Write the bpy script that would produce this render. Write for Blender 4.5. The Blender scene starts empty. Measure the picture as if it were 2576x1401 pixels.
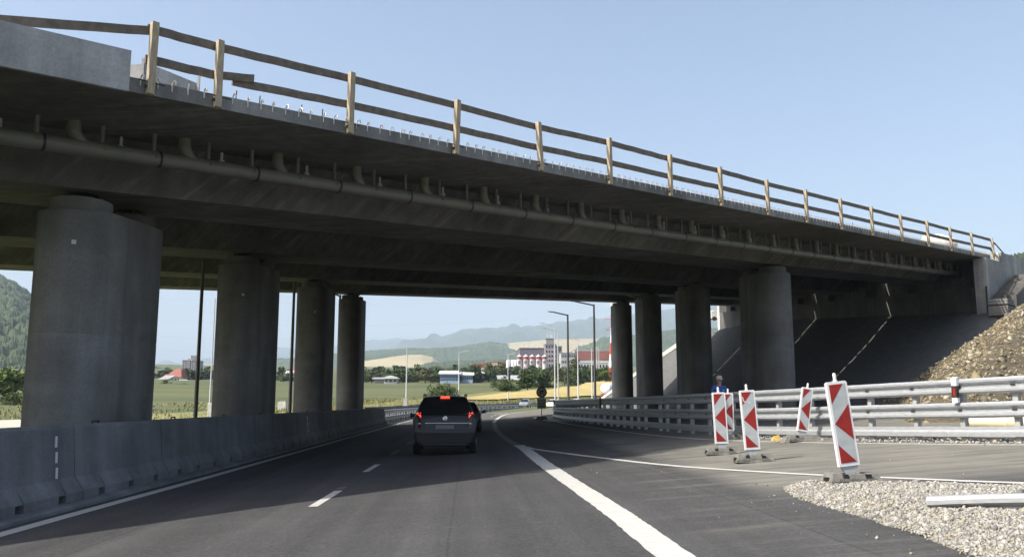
import bpy, bmesh, math, random
import numpy as np
from mathutils import Vector, Matrix
random.seed(7); rng = np.random.default_rng(7)
S = bpy.context.scene; C = S.collection
R = math.radians

# ---------------------------------------------------------------- camera
FPX = 2150.0; CH = 1.4
cam_d = bpy.data.cameras.new("camera"); cam = bpy.data.objects.new("camera", cam_d); C.objects.link(cam)
cam_d.sensor_width = 36; cam_d.lens = 36 * FPX / 2576; cam_d.clip_start = .1; cam_d.clip_end = 40000
PITCH, YAW = R(8.283), R(2.846)
cam.location = (0, 0, CH); cam.rotation_euler = (R(90) + PITCH, 0, -YAW)
S.camera = cam
# ---------------------------------------------------------------- sky and sun
SUN_TO = Vector((-.875, -.343, 1.0)).normalized()
ELEV = math.asin(SUN_TO.z); AZ = math.atan2(SUN_TO.x, SUN_TO.y)
world = bpy.data.worlds.new("World"); S.world = world; world.use_nodes = True
wn = world.node_tree.nodes; wl = world.node_tree.links
sky = wn.new("ShaderNodeTexSky"); sky.sky_type = 'NISHITA'; sky.sun_disc = False
sky.sun_elevation = ELEV; sky.sun_rotation = AZ; sky.air_density = 1.0; sky.dust_density = 5.0; sky.ozone_density = .8; sky.altitude = 200
bgn = wn["Background"]; bgn.inputs[1].default_value = .142
wl.new(sky.outputs[0], bgn.inputs[0])
sun_d = bpy.data.lights.new("sun", 'SUN'); sun_d.energy = 4.8; sun_d.angle = R(.53); sun_d.color = (1, .95, .86)
sun = bpy.data.objects.new("sun", sun_d); C.objects.link(sun); sun.location = (-40, -30, 60)
sun.rotation_euler = SUN_TO.to_track_quat('Z', 'Y').to_euler()
S.view_settings.view_transform = 'Standard'; S.view_settings.look = 'None'; S.view_settings.exposure = 0.76; S.view_settings.gamma = 1
S.cycles.max_bounces = 8; S.cycles.diffuse_bounces = 4; S.cycles.volume_bounces = 0; S.cycles.use_denoising = True

# ---------------------------------------------------------------- helpers
_r = Vector((math.cos(YAW), -math.sin(YAW), 0)); _f = Vector((math.sin(YAW) * math.cos(PITCH), math.cos(YAW) * math.cos(PITCH), math.sin(PITCH))); _u = _r.cross(_f)
def ray(u, v): return _r * ((u - 1288) / FPX) + _u * ((700.5 - v) / FPX) + _f
def at(u, v, Y):                      # the point seen along a line of sight at depth Y up the road
    d = ray(u, v); return Vector((0, 0, CH)) + d * (Y / d.y)
def zr(x):                            # banked road surface
    return .035 * x if x < 2 else .07 + .07 * (min(x, 14) - 2)
def bend(y): return max(0, y - 72) ** 2 / 534
def spline(pts, n=8):
    P = [Vector(p) for p in pts]; out = []
    for i in range(len(P) - 1):
        a = P[max(i - 1, 0)]; b = P[i]; c = P[i + 1]; d = P[min(i + 2, len(P) - 1)]
        for k in range(n):
            t = k / n
            out.append(.5 * ((2 * b) + (c - a) * t + (2 * a - 5 * b + 4 * c - d) * t * t + (3 * b - a - 3 * c + d) * t ** 3))
    out.append(P[-1]); return out

class MB:
    def __init__(s): s.v = []; s.f = []; s.m = []
    def add(s, vs, fs, m=0):
        o = len(s.v); s.v += [tuple(v) for v in vs]; s.f += [tuple(o + i for i in f) for f in fs]; s.m += [m] * len(fs); return s
    def hexa(s, p, m=0): return s.add(p, [(3, 2, 1, 0), (4, 5, 6, 7), (0, 1, 5, 4), (1, 2, 6, 5), (2, 3, 7, 6), (3, 0, 4, 7)], m)
    def box(s, c, d, m=0, rz=0, M=None):
        a, b, h = d[0] / 2, d[1] / 2, d[2] / 2
        p = [Vector(q) for q in [(-a, -b, -h), (a, -b, -h), (a, b, -h), (-a, b, -h), (-a, -b, h), (a, -b, h), (a, b, h), (-a, b, h)]]
        X = M if M is not None else Matrix.Rotation(rz, 3, 'Z')
        return s.hexa([X @ q + Vector(c) for q in p], m)
    def bar(s, a, b, w, h, m=0, up=(0, 0, 1)):
        a, b = Vector(a), Vector(b); d = (b - a).normalized(); sd = d.cross(Vector(up))
        if sd.length < 1e-4: sd = Vector((1, 0, 0))
        sd.normalize(); uu = sd.cross(d)
        o = [(-w / 2, -h / 2), (w / 2, -h / 2), (w / 2, h / 2), (-w / 2, h / 2)]
        return s.hexa([a + sd * x + uu * y for x, y in o] + [b + sd * x + uu * y for x, y in o], m)
    def tube(s, pts, r, n=10, m=0, cap=True):
        P = [Vector(p) for p in pts]; rr = r if isinstance(r, (list, tuple)) else [r] * len(P)
        vs = []; fs = []; prev = None
        for i, p in enumerate(P):
            d = (P[min(i + 1, len(P) - 1)] - P[max(i - 1, 0)]).normalized()
            if prev is None:
                sd = d.cross(Vector((0, 0, 1)))
                if sd.length < 1e-3: sd = Vector((1, 0, 0))
            else: sd = prev - d * prev.dot(d)
            sd.normalize(); prev = sd; uu = d.cross(sd)
            for k in range(n):
                a = 2 * math.pi * k / n; vs.append(p + (sd * math.cos(a) + uu * math.sin(a)) * rr[i])
        for i in range(len(P) - 1):
            for k in range(n):
                fs.append((i * n + k, i * n + (k + 1) % n, (i + 1) * n + (k + 1) % n, (i + 1) * n + k))
        if cap: fs.append(tuple(range(n - 1, -1, -1))); fs.append(tuple((len(P) - 1) * n + k for k in range(n)))
        return s.add(vs, fs, m)
    def lathe(s, prof, c=(0, 0, 0), n=24, m=0, M=None):
        vs = []; fs = []; X = M or Matrix.Identity(3)
        for r, z in prof:
            for k in range(n):
                a = 2 * math.pi * k / n; vs.append(X @ Vector((r * math.cos(a), r * math.sin(a), z)) + Vector(c))
        for i in range(len(prof) - 1):
            for k in range(n):
                fs.append((i * n + k, i * n + (k + 1) % n, (i + 1) * n + (k + 1) % n, (i + 1) * n + k))
        fs.append(tuple(range(n - 1, -1, -1))); fs.append(tuple((len(prof) - 1) * n + k for k in range(n)))
        return s.add(vs, fs, m)
    def prism(s, poly, a, b, m=0):        # polygon given as a function of depth: poly points (3D) shifted by vectors a and b
        n = len(poly); A = [Vector(p) + Vector(a) for p in poly]; B = [Vector(p) + Vector(b) for p in poly]
        return s.add(A + B, [tuple(range(n - 1, -1, -1)), tuple(range(n, 2 * n))] + [(i, (i + 1) % n, n + (i + 1) % n, n + i) for i in range(n)], m)
    def sweep(s, prof, path, side, m=0, closed=True, cap=True):   # prof (a,b) -> path + side*a + z*b
        n = len(prof); vs = []; fs = []
        for p, sd in zip(path, side):
            for a, b in prof: vs.append(Vector(p) + Vector(sd) * a + Vector((0, 0, b)))
        k2 = n if closed else n - 1
        for i in range(len(path) - 1):
            for k in range(k2): fs.append((i * n + k, i * n + (k + 1) % n, (i + 1) * n + (k + 1) % n, (i + 1) * n + k))
        if closed and cap: fs.append(tuple(range(n - 1, -1, -1))); fs.append(tuple((len(path) - 1) * n + k for k in range(n)))
        return s.add(vs, fs, m)
    def build(s, name, mats, parent=None, smooth=None, loc=None, fix=True):
        me = bpy.data.meshes.new(name)
        off = Vector((0, 0, 0))
        if parent is not None:
            q = parent
            while q is not None: off += q.location; q = q.parent
        if loc is not None: off = Vector(loc)
        me.from_pydata([tuple(Vector(v) - off) for v in s.v] if off.length else s.v, [], s.f)
        if not isinstance(mats, (list, tuple)): mats = [mats]
        for q in mats: me.materials.append(q)
        if len(mats) > 1: me.polygons.foreach_set('material_index', s.m)
        bm = bmesh.new(); bm.from_mesh(me)
        if fix: bmesh.ops.recalc_face_normals(bm, faces=bm.faces)
        if smooth is not None:
            for f in bm.faces: f.smooth = True
            for e in bm.edges: e.smooth = not (len(e.link_faces) != 2 or e.calc_face_angle(0) > R(smooth))
        bm.to_mesh(me); bm.free(); me.update()
        o = bpy.data.objects.new(name, me); C.objects.link(o)
        if parent is not None: o.parent = parent
        if loc is not None: o.location = loc
        return o

def tag(o, label=None, cat=None, group=None, kind=None):
    if label: o['label'] = label
    if cat: o['category'] = cat
    if group: o['group'] = group
    if kind: o['kind'] = kind
    return o
def thing(name, loc, label, cat, group=None):
    o = bpy.data.objects.new(name, None); C.objects.link(o); o.location = loc; o.empty_display_size = .3
    return tag(o, label, cat, group)
def copy_tree(o, parent=None):
    c = o.copy(); C.objects.link(c); c.parent = parent
    for ch in list(o.children): copy_tree(ch, c)
    return c

# ---------------------------------------------------------------- materials
def new_mat(name):
    m = bpy.data.materials.new(name); m.use_nodes = True
    return m, m.node_tree.nodes, m.node_tree.links, m.node_tree.nodes["Principled BSDF"]
def mat(name, col, rough=.8, var=.25, scale=3.0, bump=0.0, bscale=None, metal=0.0, spec=.4, col2=None, stretch=(1, 1, 1), obj=False, detail=6, contrast=(.3, .7)):
    m, n, l, b = new_mat(name)
    tc = n.new("ShaderNodeTexCoord") if obj else n.new("ShaderNodeNewGeometry")
    mp = n.new("ShaderNodeMapping"); mp.inputs['Scale'].default_value = stretch
    l.new(tc.outputs['Object' if obj else 'Position'], mp.inputs[0])
    nz = n.new("ShaderNodeTexNoise"); nz.inputs['Scale'].default_value = scale; nz.inputs['Detail'].default_value = detail; nz.inputs['Roughness'].default_value = .62
    l.new(mp.outputs[0], nz.inputs['Vector'])
    rp = n.new("ShaderNodeValToRGB"); rp.color_ramp.elements[0].position = contrast[0]; rp.color_ramp.elements[1].position = contrast[1]
    c2 = col2 if col2 else [min(1, c * (1 + var)) for c in col]; c1 = col if col2 else [c * (1 - var) for c in col]
    rp.color_ramp.elements[0].color = (*c1, 1); rp.color_ramp.elements[1].color = (*c2, 1)
    l.new(nz.outputs['Fac'], rp.inputs[0]); l.new(rp.outputs[0], b.inputs['Base Color'])
    b.inputs['Roughness'].default_value = rough; b.inputs['Metallic'].default_value = metal; b.inputs['Specular IOR Level'].default_value = spec
    if bump:
        nb = n.new("ShaderNodeTexNoise"); nb.inputs['Scale'].default_value = bscale or scale * 6; nb.inputs['Detail'].default_value = 5
        l.new(mp.outputs[0], nb.inputs['Vector'])
        bp = n.new("ShaderNodeBump"); bp.inputs['Strength'].default_value = bump; bp.inputs['Distance'].default_value = .02
        l.new(nb.outputs['Fac'], bp.inputs['Height']); l.new(bp.outputs[0], b.inputs['Normal'])
    return m
def concrete(name, col, streak=.5, rough=.85, lift=3.0, soffit=False):
    # grey concrete: cloudy tone, vertical runs of water stain, fine pores
    m, n, l, b = new_mat(name)
    g = n.new("ShaderNodeNewGeometry")
    n1 = n.new("ShaderNodeTexNoise"); n1.inputs['Scale'].default_value = .55; n1.inputs['Detail'].default_value = 8; n1.inputs['Roughness'].default_value = .65
    l.new(g.outputs['Position'], n1.inputs['Vector'])
    mp = n.new("ShaderNodeMapping"); mp.inputs['Scale'].default_value = (lift, lift, .12); l.new(g.outputs['Position'], mp.inputs[0])
    n2 = n.new("ShaderNodeTexNoise"); n2.inputs['Scale'].default_value = 1.0; n2.inputs['Detail'].default_value = 5; l.new(mp.outputs[0], n2.inputs['Vector'])
    n3 = n.new("ShaderNodeTexNoise"); n3.inputs['Scale'].default_value = 22; n3.inputs['Detail'].default_value = 4; l.new(g.outputs['Position'], n3.inputs['Vector'])
    def rng_(src, a, b_, lo, hi):
        q = n.new("ShaderNodeMapRange"); q.inputs[1].default_value = a; q.inputs[2].default_value = b_; q.inputs[3].default_value = lo; q.inputs[4].default_value = hi
        l.new(src, q.inputs[0]); return q.outputs[0]
    def mul(a, c):
        q = n.new("ShaderNodeMath"); q.operation = 'MULTIPLY'; l.new(a, q.inputs[0]); l.new(c, q.inputs[1]); return q.outputs[0]
    t = mul(mul(rng_(n1.outputs['Fac'], .3, .7, .72, 1.22), rng_(n2.outputs['Fac'], .35, .65, 1 - streak * .6, 1 + streak * .35)), rng_(n3.outputs['Fac'], .3, .7, .9, 1.1))
    # pale runs left by the formwork oil, lying across the deck, and faint board joints
    m4 = n.new("ShaderNodeMapping"); m4.inputs['Rotation'].default_value = (0, 0, R(46.5 if soffit else 0)); m4.inputs['Scale'].default_value = (.22, 4.5, .5) if soffit else (.5, .5, 2.2); l.new(g.outputs['Position'], m4.inputs[0])
    n4 = n.new("ShaderNodeTexNoise"); n4.inputs['Scale'].default_value = 1.0; n4.inputs['Detail'].default_value = 7; n4.inputs['Roughness'].default_value = .7; n4.inputs['Distortion'].default_value = .6; l.new(m4.outputs[0], n4.inputs['Vector'])
    t = mul(t, rng_(n4.outputs['Fac'], .52, .72, 1.0, 1.75 if soffit else 1.18))
    n5 = n.new("ShaderNodeTexNoise"); n5.inputs['Scale'].default_value = .23; n5.inputs['Detail'].default_value = 6; l.new(g.outputs['Position'], n5.inputs['Vector'])
    t = mul(t, rng_(n5.outputs['Fac'], .35, .65, .78, 1.15))
    mx = n.new("ShaderNodeVectorMath"); mx.operation = 'SCALE'; mx.inputs[0].default_value = col; l.new(t, mx.inputs['Scale'])
    l.new(mx.outputs[0], b.inputs['Base Color']); b.inputs['Roughness'].default_value = rough; b.inputs['Specular IOR Level'].default_value = .3
    bp = n.new("ShaderNodeBump"); bp.inputs['Strength'].default_value = .25; bp.inputs['Distance'].default_value = .01
    l.new(n3.outputs['Fac'], bp.inputs['Height']); l.new(bp.outputs[0], b.inputs['Normal'])
    return m
def flat(name, col, rough=.5, metal=0, spec=.5, emit=None, es=1):
    m, n, l, b = new_mat(name)
    b.inputs['Base Color'].default_value = (*col, 1); b.inputs['Roughness'].default_value = rough; b.inputs['Metallic'].default_value = metal; b.inputs['Specular IOR Level'].default_value = spec
    if emit: b.inputs['Emission Color'].default_value = (*emit, 1); b.inputs['Emission Strength'].default_value = es
    return m
def asphalt_mat():
    m, n, l, b = new_mat("asphalt")
    g = n.new("ShaderNodeNewGeometry")
    def noise(sc, det, stretch=None, rough=.6):
        t = n.new("ShaderNodeTexNoise"); t.inputs['Scale'].default_value = sc; t.inputs['Detail'].default_value = det; t.inputs['Roughness'].default_value = rough
        if stretch:
            mp = n.new("ShaderNodeMapping"); mp.inputs['Scale'].default_value = stretch[0]; mp.inputs['Rotation'].default_value = (0, 0, stretch[1]); l.new(g.outputs['Position'], mp.inputs[0]); l.new(mp.outputs[0], t.inputs['Vector'])
        else: l.new(g.outputs['Position'], t.inputs['Vector'])
        return t.outputs['Fac']
    def mr(src, a, c, lo, hi):
        q = n.new("ShaderNodeMapRange"); q.inputs[1].default_value = a; q.inputs[2].default_value = c; q.inputs[3].default_value = lo; q.inputs[4].default_value = hi; l.new(src, q.inputs[0]); return q.outputs[0]
    def op(o, a, c):
        q = n.new("ShaderNodeMath"); q.operation = o; q.use_clamp = o == 'MULTIPLY'
        for i, s in enumerate((a, c)):
            if isinstance(s, (int, float)): q.inputs[i].default_value = s
            else: l.new(s, q.inputs[i])
        return q.outputs[0]
    sx = n.new("ShaderNodeSeparateXYZ"); l.new(g.outputs['Position'], sx.inputs[0])
    big = noise(.5, 6); lane = noise(1, 5, ((1.6, .06, 1), 0)); grit = noise(190, 3); speck = noise(60, 2)
    # dust dragged out of the site: a turning fan on the side road, streaked along the lorries' path
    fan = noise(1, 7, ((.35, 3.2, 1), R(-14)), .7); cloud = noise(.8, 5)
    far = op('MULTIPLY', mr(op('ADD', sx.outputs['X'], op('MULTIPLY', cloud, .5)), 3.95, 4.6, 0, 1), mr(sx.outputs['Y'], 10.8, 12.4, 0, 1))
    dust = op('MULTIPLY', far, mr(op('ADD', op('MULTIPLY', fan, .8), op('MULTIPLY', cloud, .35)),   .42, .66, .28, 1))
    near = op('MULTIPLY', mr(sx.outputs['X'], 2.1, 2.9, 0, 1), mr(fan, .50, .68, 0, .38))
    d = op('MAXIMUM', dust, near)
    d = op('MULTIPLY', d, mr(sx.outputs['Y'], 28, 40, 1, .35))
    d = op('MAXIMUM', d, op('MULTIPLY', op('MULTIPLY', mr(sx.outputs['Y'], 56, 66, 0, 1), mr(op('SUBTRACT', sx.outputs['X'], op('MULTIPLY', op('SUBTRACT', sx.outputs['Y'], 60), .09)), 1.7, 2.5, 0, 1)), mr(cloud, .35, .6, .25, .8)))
    d = op('MAXIMUM', d, mr(sx.outputs['Y'], 60, 75, 0, .22))  # not dust: far lanes lightened, sunlight past the bridge put into the colour
    rp = n.new("ShaderNodeMix"); rp.data_type = 'RGBA'
    base = n.new("ShaderNodeVectorMath"); base.operation = 'SCALE'; base.inputs[0].default_value = (.078, .078, .0785)
    tone = op('MULTIPLY', mr(big, .3, .7, .8, 1.0), mr(lane, .3, .7, .68, 1.06)); xx = op('ADD', sx.outputs['X'], op('MULTIPLY', big, .05))
    for xc, wd, dk in ((-.18, .02, .84), (-4.1, .02, .8), (3.4, .025, .78)):          # paving seams
        ab_ = n.new("ShaderNodeMath"); ab_.operation = 'ABSOLUTE'; l.new(op('SUBTRACT', xx, xc), ab_.inputs[0]); tone = op('MULTIPLY', tone, mr(ab_.outputs[0], wd * .5, wd, dk, 1))
    for xc in (-1.05, .62, -4.75, -3.05):                                              # tyre tracks, a little darker and oily
        ab_ = n.new("ShaderNodeMath"); ab_.operation = 'ABSOLUTE'; l.new(op('SUBTRACT', xx, xc), ab_.inputs[0]); tone = op('MULTIPLY', tone, mr(ab_.outputs[0], .1, .42, .88, 1))
    tone = op('ADD', tone, mr(grit, .35, .65, -.3, .3)); tone = op('ADD', tone, mr(noise(24, 4), .35, .65, -.14, .14)); tone = op('ADD', tone, mr(noise(3.1, 6, None, .75), .55, .75, 0, .22)); tone = op('ADD', tone, mr(speck, .64, .74, 0, .5))
    l.new(tone, base.inputs['Scale'])
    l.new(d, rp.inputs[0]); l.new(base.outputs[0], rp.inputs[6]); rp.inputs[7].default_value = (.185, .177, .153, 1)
    l.new(rp.outputs[2], b.inputs['Base Color']); b.inputs['Roughness'].default_value = .9; b.inputs['Specular IOR Level'].default_value = .12
    bp = n.new("ShaderNodeBump"); bp.inputs['Strength'].default_value = .5; bp.inputs['Distance'].default_value = .006; l.new(grit, bp.inputs['Height']); l.new(bp.outputs[0], b.inputs['Normal'])
    return m

M = {}
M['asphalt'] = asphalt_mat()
M['paint'] = mat("road_paint", (.27, .266, .25), .75, col2=(.45, .445, .42), scale=9, bump=.3, stretch=(.5, 4, 1), contrast=(.26, .5), detail=9)
M['worn'] = mat("worn_paint", (.10, .10, .10), .7, col2=(.5, .5, .48), scale=9, contrast=(.35, .6))
M['shade_paint'] = mat("shade_dimmed_paint", (.075, .075, .076), .8, col2=(.17, .17, .168), scale=16, contrast=(.45, .7))  # darker line paint, with the bridge shade put into its colour
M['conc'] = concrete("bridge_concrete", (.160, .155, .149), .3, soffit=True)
M['conc_pier'] = concrete("pier_concrete", (.185, .182, .176), .45, lift=1.3)
M['conc_new'] = concrete("barrier_concrete", (.15, .154, .16), .25, lift=2.2)
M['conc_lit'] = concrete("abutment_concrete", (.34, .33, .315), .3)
M['conc_wall'] = concrete("shaded_wall_concrete", (.13, .127, .12), .3)  # abutment concrete darkened: shade on wall and steps put into the colour
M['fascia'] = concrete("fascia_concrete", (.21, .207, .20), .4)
M['cornice'] = concrete("cornice_concrete", (.42, .42, .42), .25)
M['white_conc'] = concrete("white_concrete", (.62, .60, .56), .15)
M['pipe'] = mat("drain_pipe_plastic", (.17, .165, .14), .45, .12, 2, spec=.45)
M['ring'] = flat("pipe_ring", (.02, .02, .02), .6)
M['rod'] = flat("hanger_zinc", (.36, .35, .31), .5, .3)
M['steel'] = mat("galvanised_steel", (.36, .375, .39), .42, .16, 7, metal=.3, spec=.5, stretch=(1, 1, 4))
M['steel_dark'] = mat("post_steel", (.38, .375, .36), .55, .2, 6, metal=.2)
M['lampgrey'] = flat("lamp_zinc", (.5, .5, .5), .45, .4)
M['lampdark'] = flat("lamp_dark", (.03, .03, .035), .5, .2)
M['pole_dark'] = mat("pole_bronze", (.15, .142, .125), .45, .2, 3, metal=.3)
M['wood'] = mat("rail_timber", (.15, .125, .10), .8, .35, 6, bump=.3, stretch=(1, 1, 1))
M['post_wood'] = mat("post_timber", (.36, .295, .205), .75, .3, 9, bump=.3, stretch=(3, 3, .6))
M['rust'] = flat("rebar_steel", (.58, .53, .47), .5, .3)
M['white_pl'] = mat("white_plastic", (.64, .65, .66), .4, .06, 12)
M['board_w'] = mat("board_white", (.36, .385, .40), .4, .18, 5, obj=True)
M['board_r'] = mat("board_red", (.235, .016, .013), .4, .25, 5, obj=True)
M['rubber'] = mat("rubber_base", (.16, .155, .14), .9, .3, 9, bump=.4, obj=True)
M['black'] = flat("black", (.015, .015, .016), .5)
M['tyre'] = flat("tyre", (.018, .018, .018), .85)
M['glass'] = flat("dark_glass", (.01, .011, .013), .06, 0, .6)
M['chrome'] = flat("chrome", (.6, .6, .6), .2, .9)
M['redlamp'] = flat("lit_red_lamp", (.6, .02, .01), .3, emit=(1, .06, .03), es=1.6)
M['redglass'] = flat("red_lamp_glass", (.10, .012, .012), .15)
M['clearglass'] = flat("clear_lamp_glass", (.6, .6, .62), .1)
M['skin'] = flat("skin", (.36, .22, .16), .6)
M['blue'] = mat("blue_cloth", (.035, .08, .30), .85, .2, 20, obj=True)
M['trouser'] = flat("dark_cloth", (.03, .032, .05), .9)
M['cap'] = flat("grey_cap", (.36, .35, .33), .85)
M['sign_red'] = flat("sign_red", (.25, .02, .02), .5)
M['sign_grey'] = flat("sign_face", (.42, .40, .37), .5)
M['gravel'] = None
def palette(name, cols, rough=.9, scale=1.0):
    # every loose stone takes one colour of its own (random per island)
    m, n, l, b = new_mat(name)
    g = n.new("ShaderNodeNewGeometry"); rp = n.new("ShaderNodeValToRGB"); rp.color_ramp.interpolation = 'CONSTANT'
    e = rp.color_ramp.elements
    while len(e) < len(cols): e.new(.5)
    for i, c in enumerate(cols): e[i].position = i / len(cols); e[i].color = (*c, 1)
    l.new(g.outputs['Random Per Island'], rp.inputs[0]); l.new(rp.outputs[0], b.inputs['Base Color']); b.inputs['Roughness'].default_value = rough; b.inputs['Specular IOR Level'].default_value = .25
    return m
M['gravel'] = palette("gravel_stone", [(.275, .266, .24), (.33, .32, .29), (.21, .205, .19), (.30, .27, .205), (.38, .37, .345), (.25, .243, .225), (.14, .14, .135), (.32, .305, .268)])
M['gravel_bed'] = mat("gravel_bed", (.24, .22, .18), .95, .4, 40, bump=.5)
M['rubble'] = palette("rubble_stone", [(.19, .155, .095), (.25, .21, .13), (.17, .145, .10), (.30, .26, .18), (.13, .115, .09), (.235, .19, .105), (.36, .33, .26), (.20, .175, .12)])
M['earth'] = mat("rubble_earth", (.085, .07, .045), .95, .35, 3, bump=.6)
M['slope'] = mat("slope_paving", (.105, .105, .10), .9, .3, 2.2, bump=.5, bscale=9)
M['slope_lit'] = mat("embankment_sunlit", (.40, .38, .32), .9, .25, 4, bump=.6, bscale=18)
# ---------------------------------------------------------------- ground
PR = np.array([0, 20, 45, 60, 80, 100, 150, 280, 500, 900, 1500, 2500, 4000, 9000, 20000.])
PZ = np.array([-.5, -.5, -.4, -.25, .03, .52, 2.05, 7.6, 17, 34, 63, 100, 140, 170, 170.])
def sst(a, b, x): t = np.clip((x - a) / (b - a), 0, 1); return t * t * (3 - 2 * t)
def zt(x, y):
    x = np.asarray(x, float); y = np.asarray(y, float)
    r = np.hypot(x, y); base = np.interp(r, PR, PZ)
    base = base + (.10 * np.sin(x * .11 + 1) * np.sin(y * .07) + .35 * np.sin(x * .021) * np.sin(y * .017 + 2)) * sst(50, 200, r)
    b = np.maximum(0, y - 72) ** 2 / 534; b = np.where(y > 240, 52.8 + (y - 240) * .63, b)
    road = np.where(x < 2, .035 * x, .07 + .07 * (np.minimum(x, 14) - 2)) - .2
    road = np.where(x < -6.8, -.43, road)
    d = x - b
    lo = -11.5 - np.clip((y - 75) * .2, 0, 24)
    w = np.where(d > -8.2, 1, np.where(d < lo, 0, sst(0, 1, (d - lo) / (-8.2 - lo)))) * (1 - sst(15, 17 + np.clip((y - 75) * .2, 0, 24), d)) * (1 - sst(250, 330, y)) 
    w = np.where(y < 45, np.maximum(w, sst(-11.5, -8.2, d)), w)
    wr = sst(15, 17, d) * (1 - sst(110, 170, r)) ; w = np.maximum(w, wr)
    w = np.where(y < 0, 1, w)
    return base * (1 - w) + road * w
azs = np.concatenate([np.arange(-62, 62.01, .4), np.arange(68, 298, 6)])
rs = np.concatenate([np.arange(2, 40, 2), np.arange(40, 160, 3), np.geomspace(160, 9000, 46)])
mb = MB(); na = len(azs)
A_, R_ = np.meshgrid(np.radians(azs), rs); X_ = R_ * np.sin(A_); Y_ = R_ * np.cos(A_); Z_ = zt(X_, Y_)
vs = list(zip(X_.ravel(), Y_.ravel(), Z_.ravel()))
fs = []
for i in range(len(rs) - 1):
    for k in range(na): fs.append((i * na + k, (i + 1) * na + k, (i + 1) * na + (k + 1) % na, i * na + (k + 1) % na))
mb.add(vs, fs)
M['field'] = mat("field_grass", (.05, .066, .02), .95, .3, .06, col2=(.105, .11, .04), bump=.6, bscale=2.5, stretch=(.25, 1, 1), contrast=(.35, .65), detail=10)
M['wheat'] = mat("ripe_wheat", (.40, .32, .125), .95, .12, .08, bump=.3, bscale=3)
M['dry'] = mat("dry_grass", (.22, .20, .08), .95, .3, .4, col2=(.13, .14, .045), bump=.4, bscale=5)
tag(mb.build("ground", M['field'], smooth=60), kind='structure')

def zm(x, y):                                     # height on the ground mesh itself
    a = math.degrees(math.atan2(x, y)); r = math.hypot(x, y); i = int(np.clip(np.searchsorted(rs, r) - 1, 0, len(rs) - 2)); k = int(np.clip((a + 62) / .4, 0, 308)); f = (r - rs[i]) / (rs[i + 1] - rs[i]); g = (a - azs[k]) / .4
    return float((Z_[i, k] * (1 - g) + Z_[i, k + 1] * g) * (1 - f) + (Z_[i + 1, k] * (1 - g) + Z_[i + 1, k + 1] * g) * f)
def ground_patch(name, pix, m, lift=.12, kind='structure', seg=10):
    # a piece of ground whose outline is given along lines of sight and laid on the terrain
    P = []
    for u, v in pix:
        d = ray(u, v); lo, hi = 30.0, 3000.0; prev = 30.0
        for t in np.geomspace(30, 3000, 900):
            p = Vector((0, 0, CH)) + d * t
            if p.z < float(zt(p.x, p.y)): break
        P.append((p.x, p.y))
    bm = bmesh.new(); vs = [bm.verts.new((x, y, 0)) for x, y in P]; bm.faces.new(vs)
    bmesh.ops.triangulate(bm, faces=bm.faces)
    for _ in range(9):
        es = [e for e in bm.edges if e.calc_length() > max(3, .02 * e.verts[0].co.length)]
        if not es: break
        bmesh.ops.subdivide_edges(bm, edges=es, cuts=1); bmesh.ops.triangulate(bm, faces=bm.faces)
    for v in bm.verts: v.co.z = zm(v.co.x, v.co.y) + lift
    bmesh.ops.recalc_face_normals(bm, faces=bm.faces)
    me = bpy.data.meshes.new(name); bm.to_mesh(me); bm.free(); me.materials.append(m)
    o = bpy.data.objects.new(name, me); C.objects.link(o); tag(o, kind=kind); return o
ground_patch("wheat_field", [(1130, 1008), (1200, 1000), (1270, 991), (1345, 984), (1400, 978), (1450, 969), (1500, 962), (1600, 955), (1750, 952), (1750, 985), (1600, 992), (1500, 998), (1380, 1003), (1250, 1008)], M['wheat'], .3)
ground_patch("dry_verge", [(900, 1024), (1010, 1010), (1100, 1001), (1200, 992), (1300, 983), (1400, 974), (1345, 985), (1270, 992), (1200, 1001), (1130, 1008), (1000, 1024), (930, 1031)], M['dry'], .22)
ground_patch("dry_verge", [(385, 1043), (560, 1034), (700, 1030), (900, 1026), (900, 1036), (700, 1044), (560, 1048), (380, 1058)], M['dry'], .08)
ground_patch("gravel_track", [(-60, 1062), (60, 1058), (85, 1062), (90, 1078), (40, 1081), (-60, 1086)], mat("pale_track", (.42, .38, .31), .95, .15, 1), .1)

# ---------------------------------------------------------------- road sheet and paint
ys = list(np.arange(-14, 72, 2.0)) + list(np.arange(72, 262, 3.0))
xs = [-7.6, -5, -2.5, 0, 1, 2, 3, 4, 5, 6.5, 8, 10, 12, 14]
def road_pt(x, y, h=0): b = bend(y); return Vector((x + b, y, zr(min(x + b, 14) if y < 72 else min(x + b * .35, 14)) + h))
def zroad(xw, y):                                   # height of the sheet at a world x
    b = bend(y); x = xw - b; return zr(min(xw, 14) if y < 72 else min(x + b * .35, 14))
mb = MB(); nx = len(xs)
for y in ys:
    for x in xs: mb.v.append(tuple(road_pt(x, y)))
for i in range(len(ys) - 1):
    for k in range(nx - 1): mb.f.append((i * nx + k, i * nx + k + 1, (i + 1) * nx + k + 1, (i + 1) * nx + k)); mb.m.append(0)
# the side road runs off to the right beyond the corner
mb.add([(14, -14, .91), (40, -14, .93), (40, 15, .93), (14, 15, .91)], [(0, 1, 2, 3)])
tag(mb.build("road", M['asphalt'], smooth=60), kind='structure')

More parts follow.
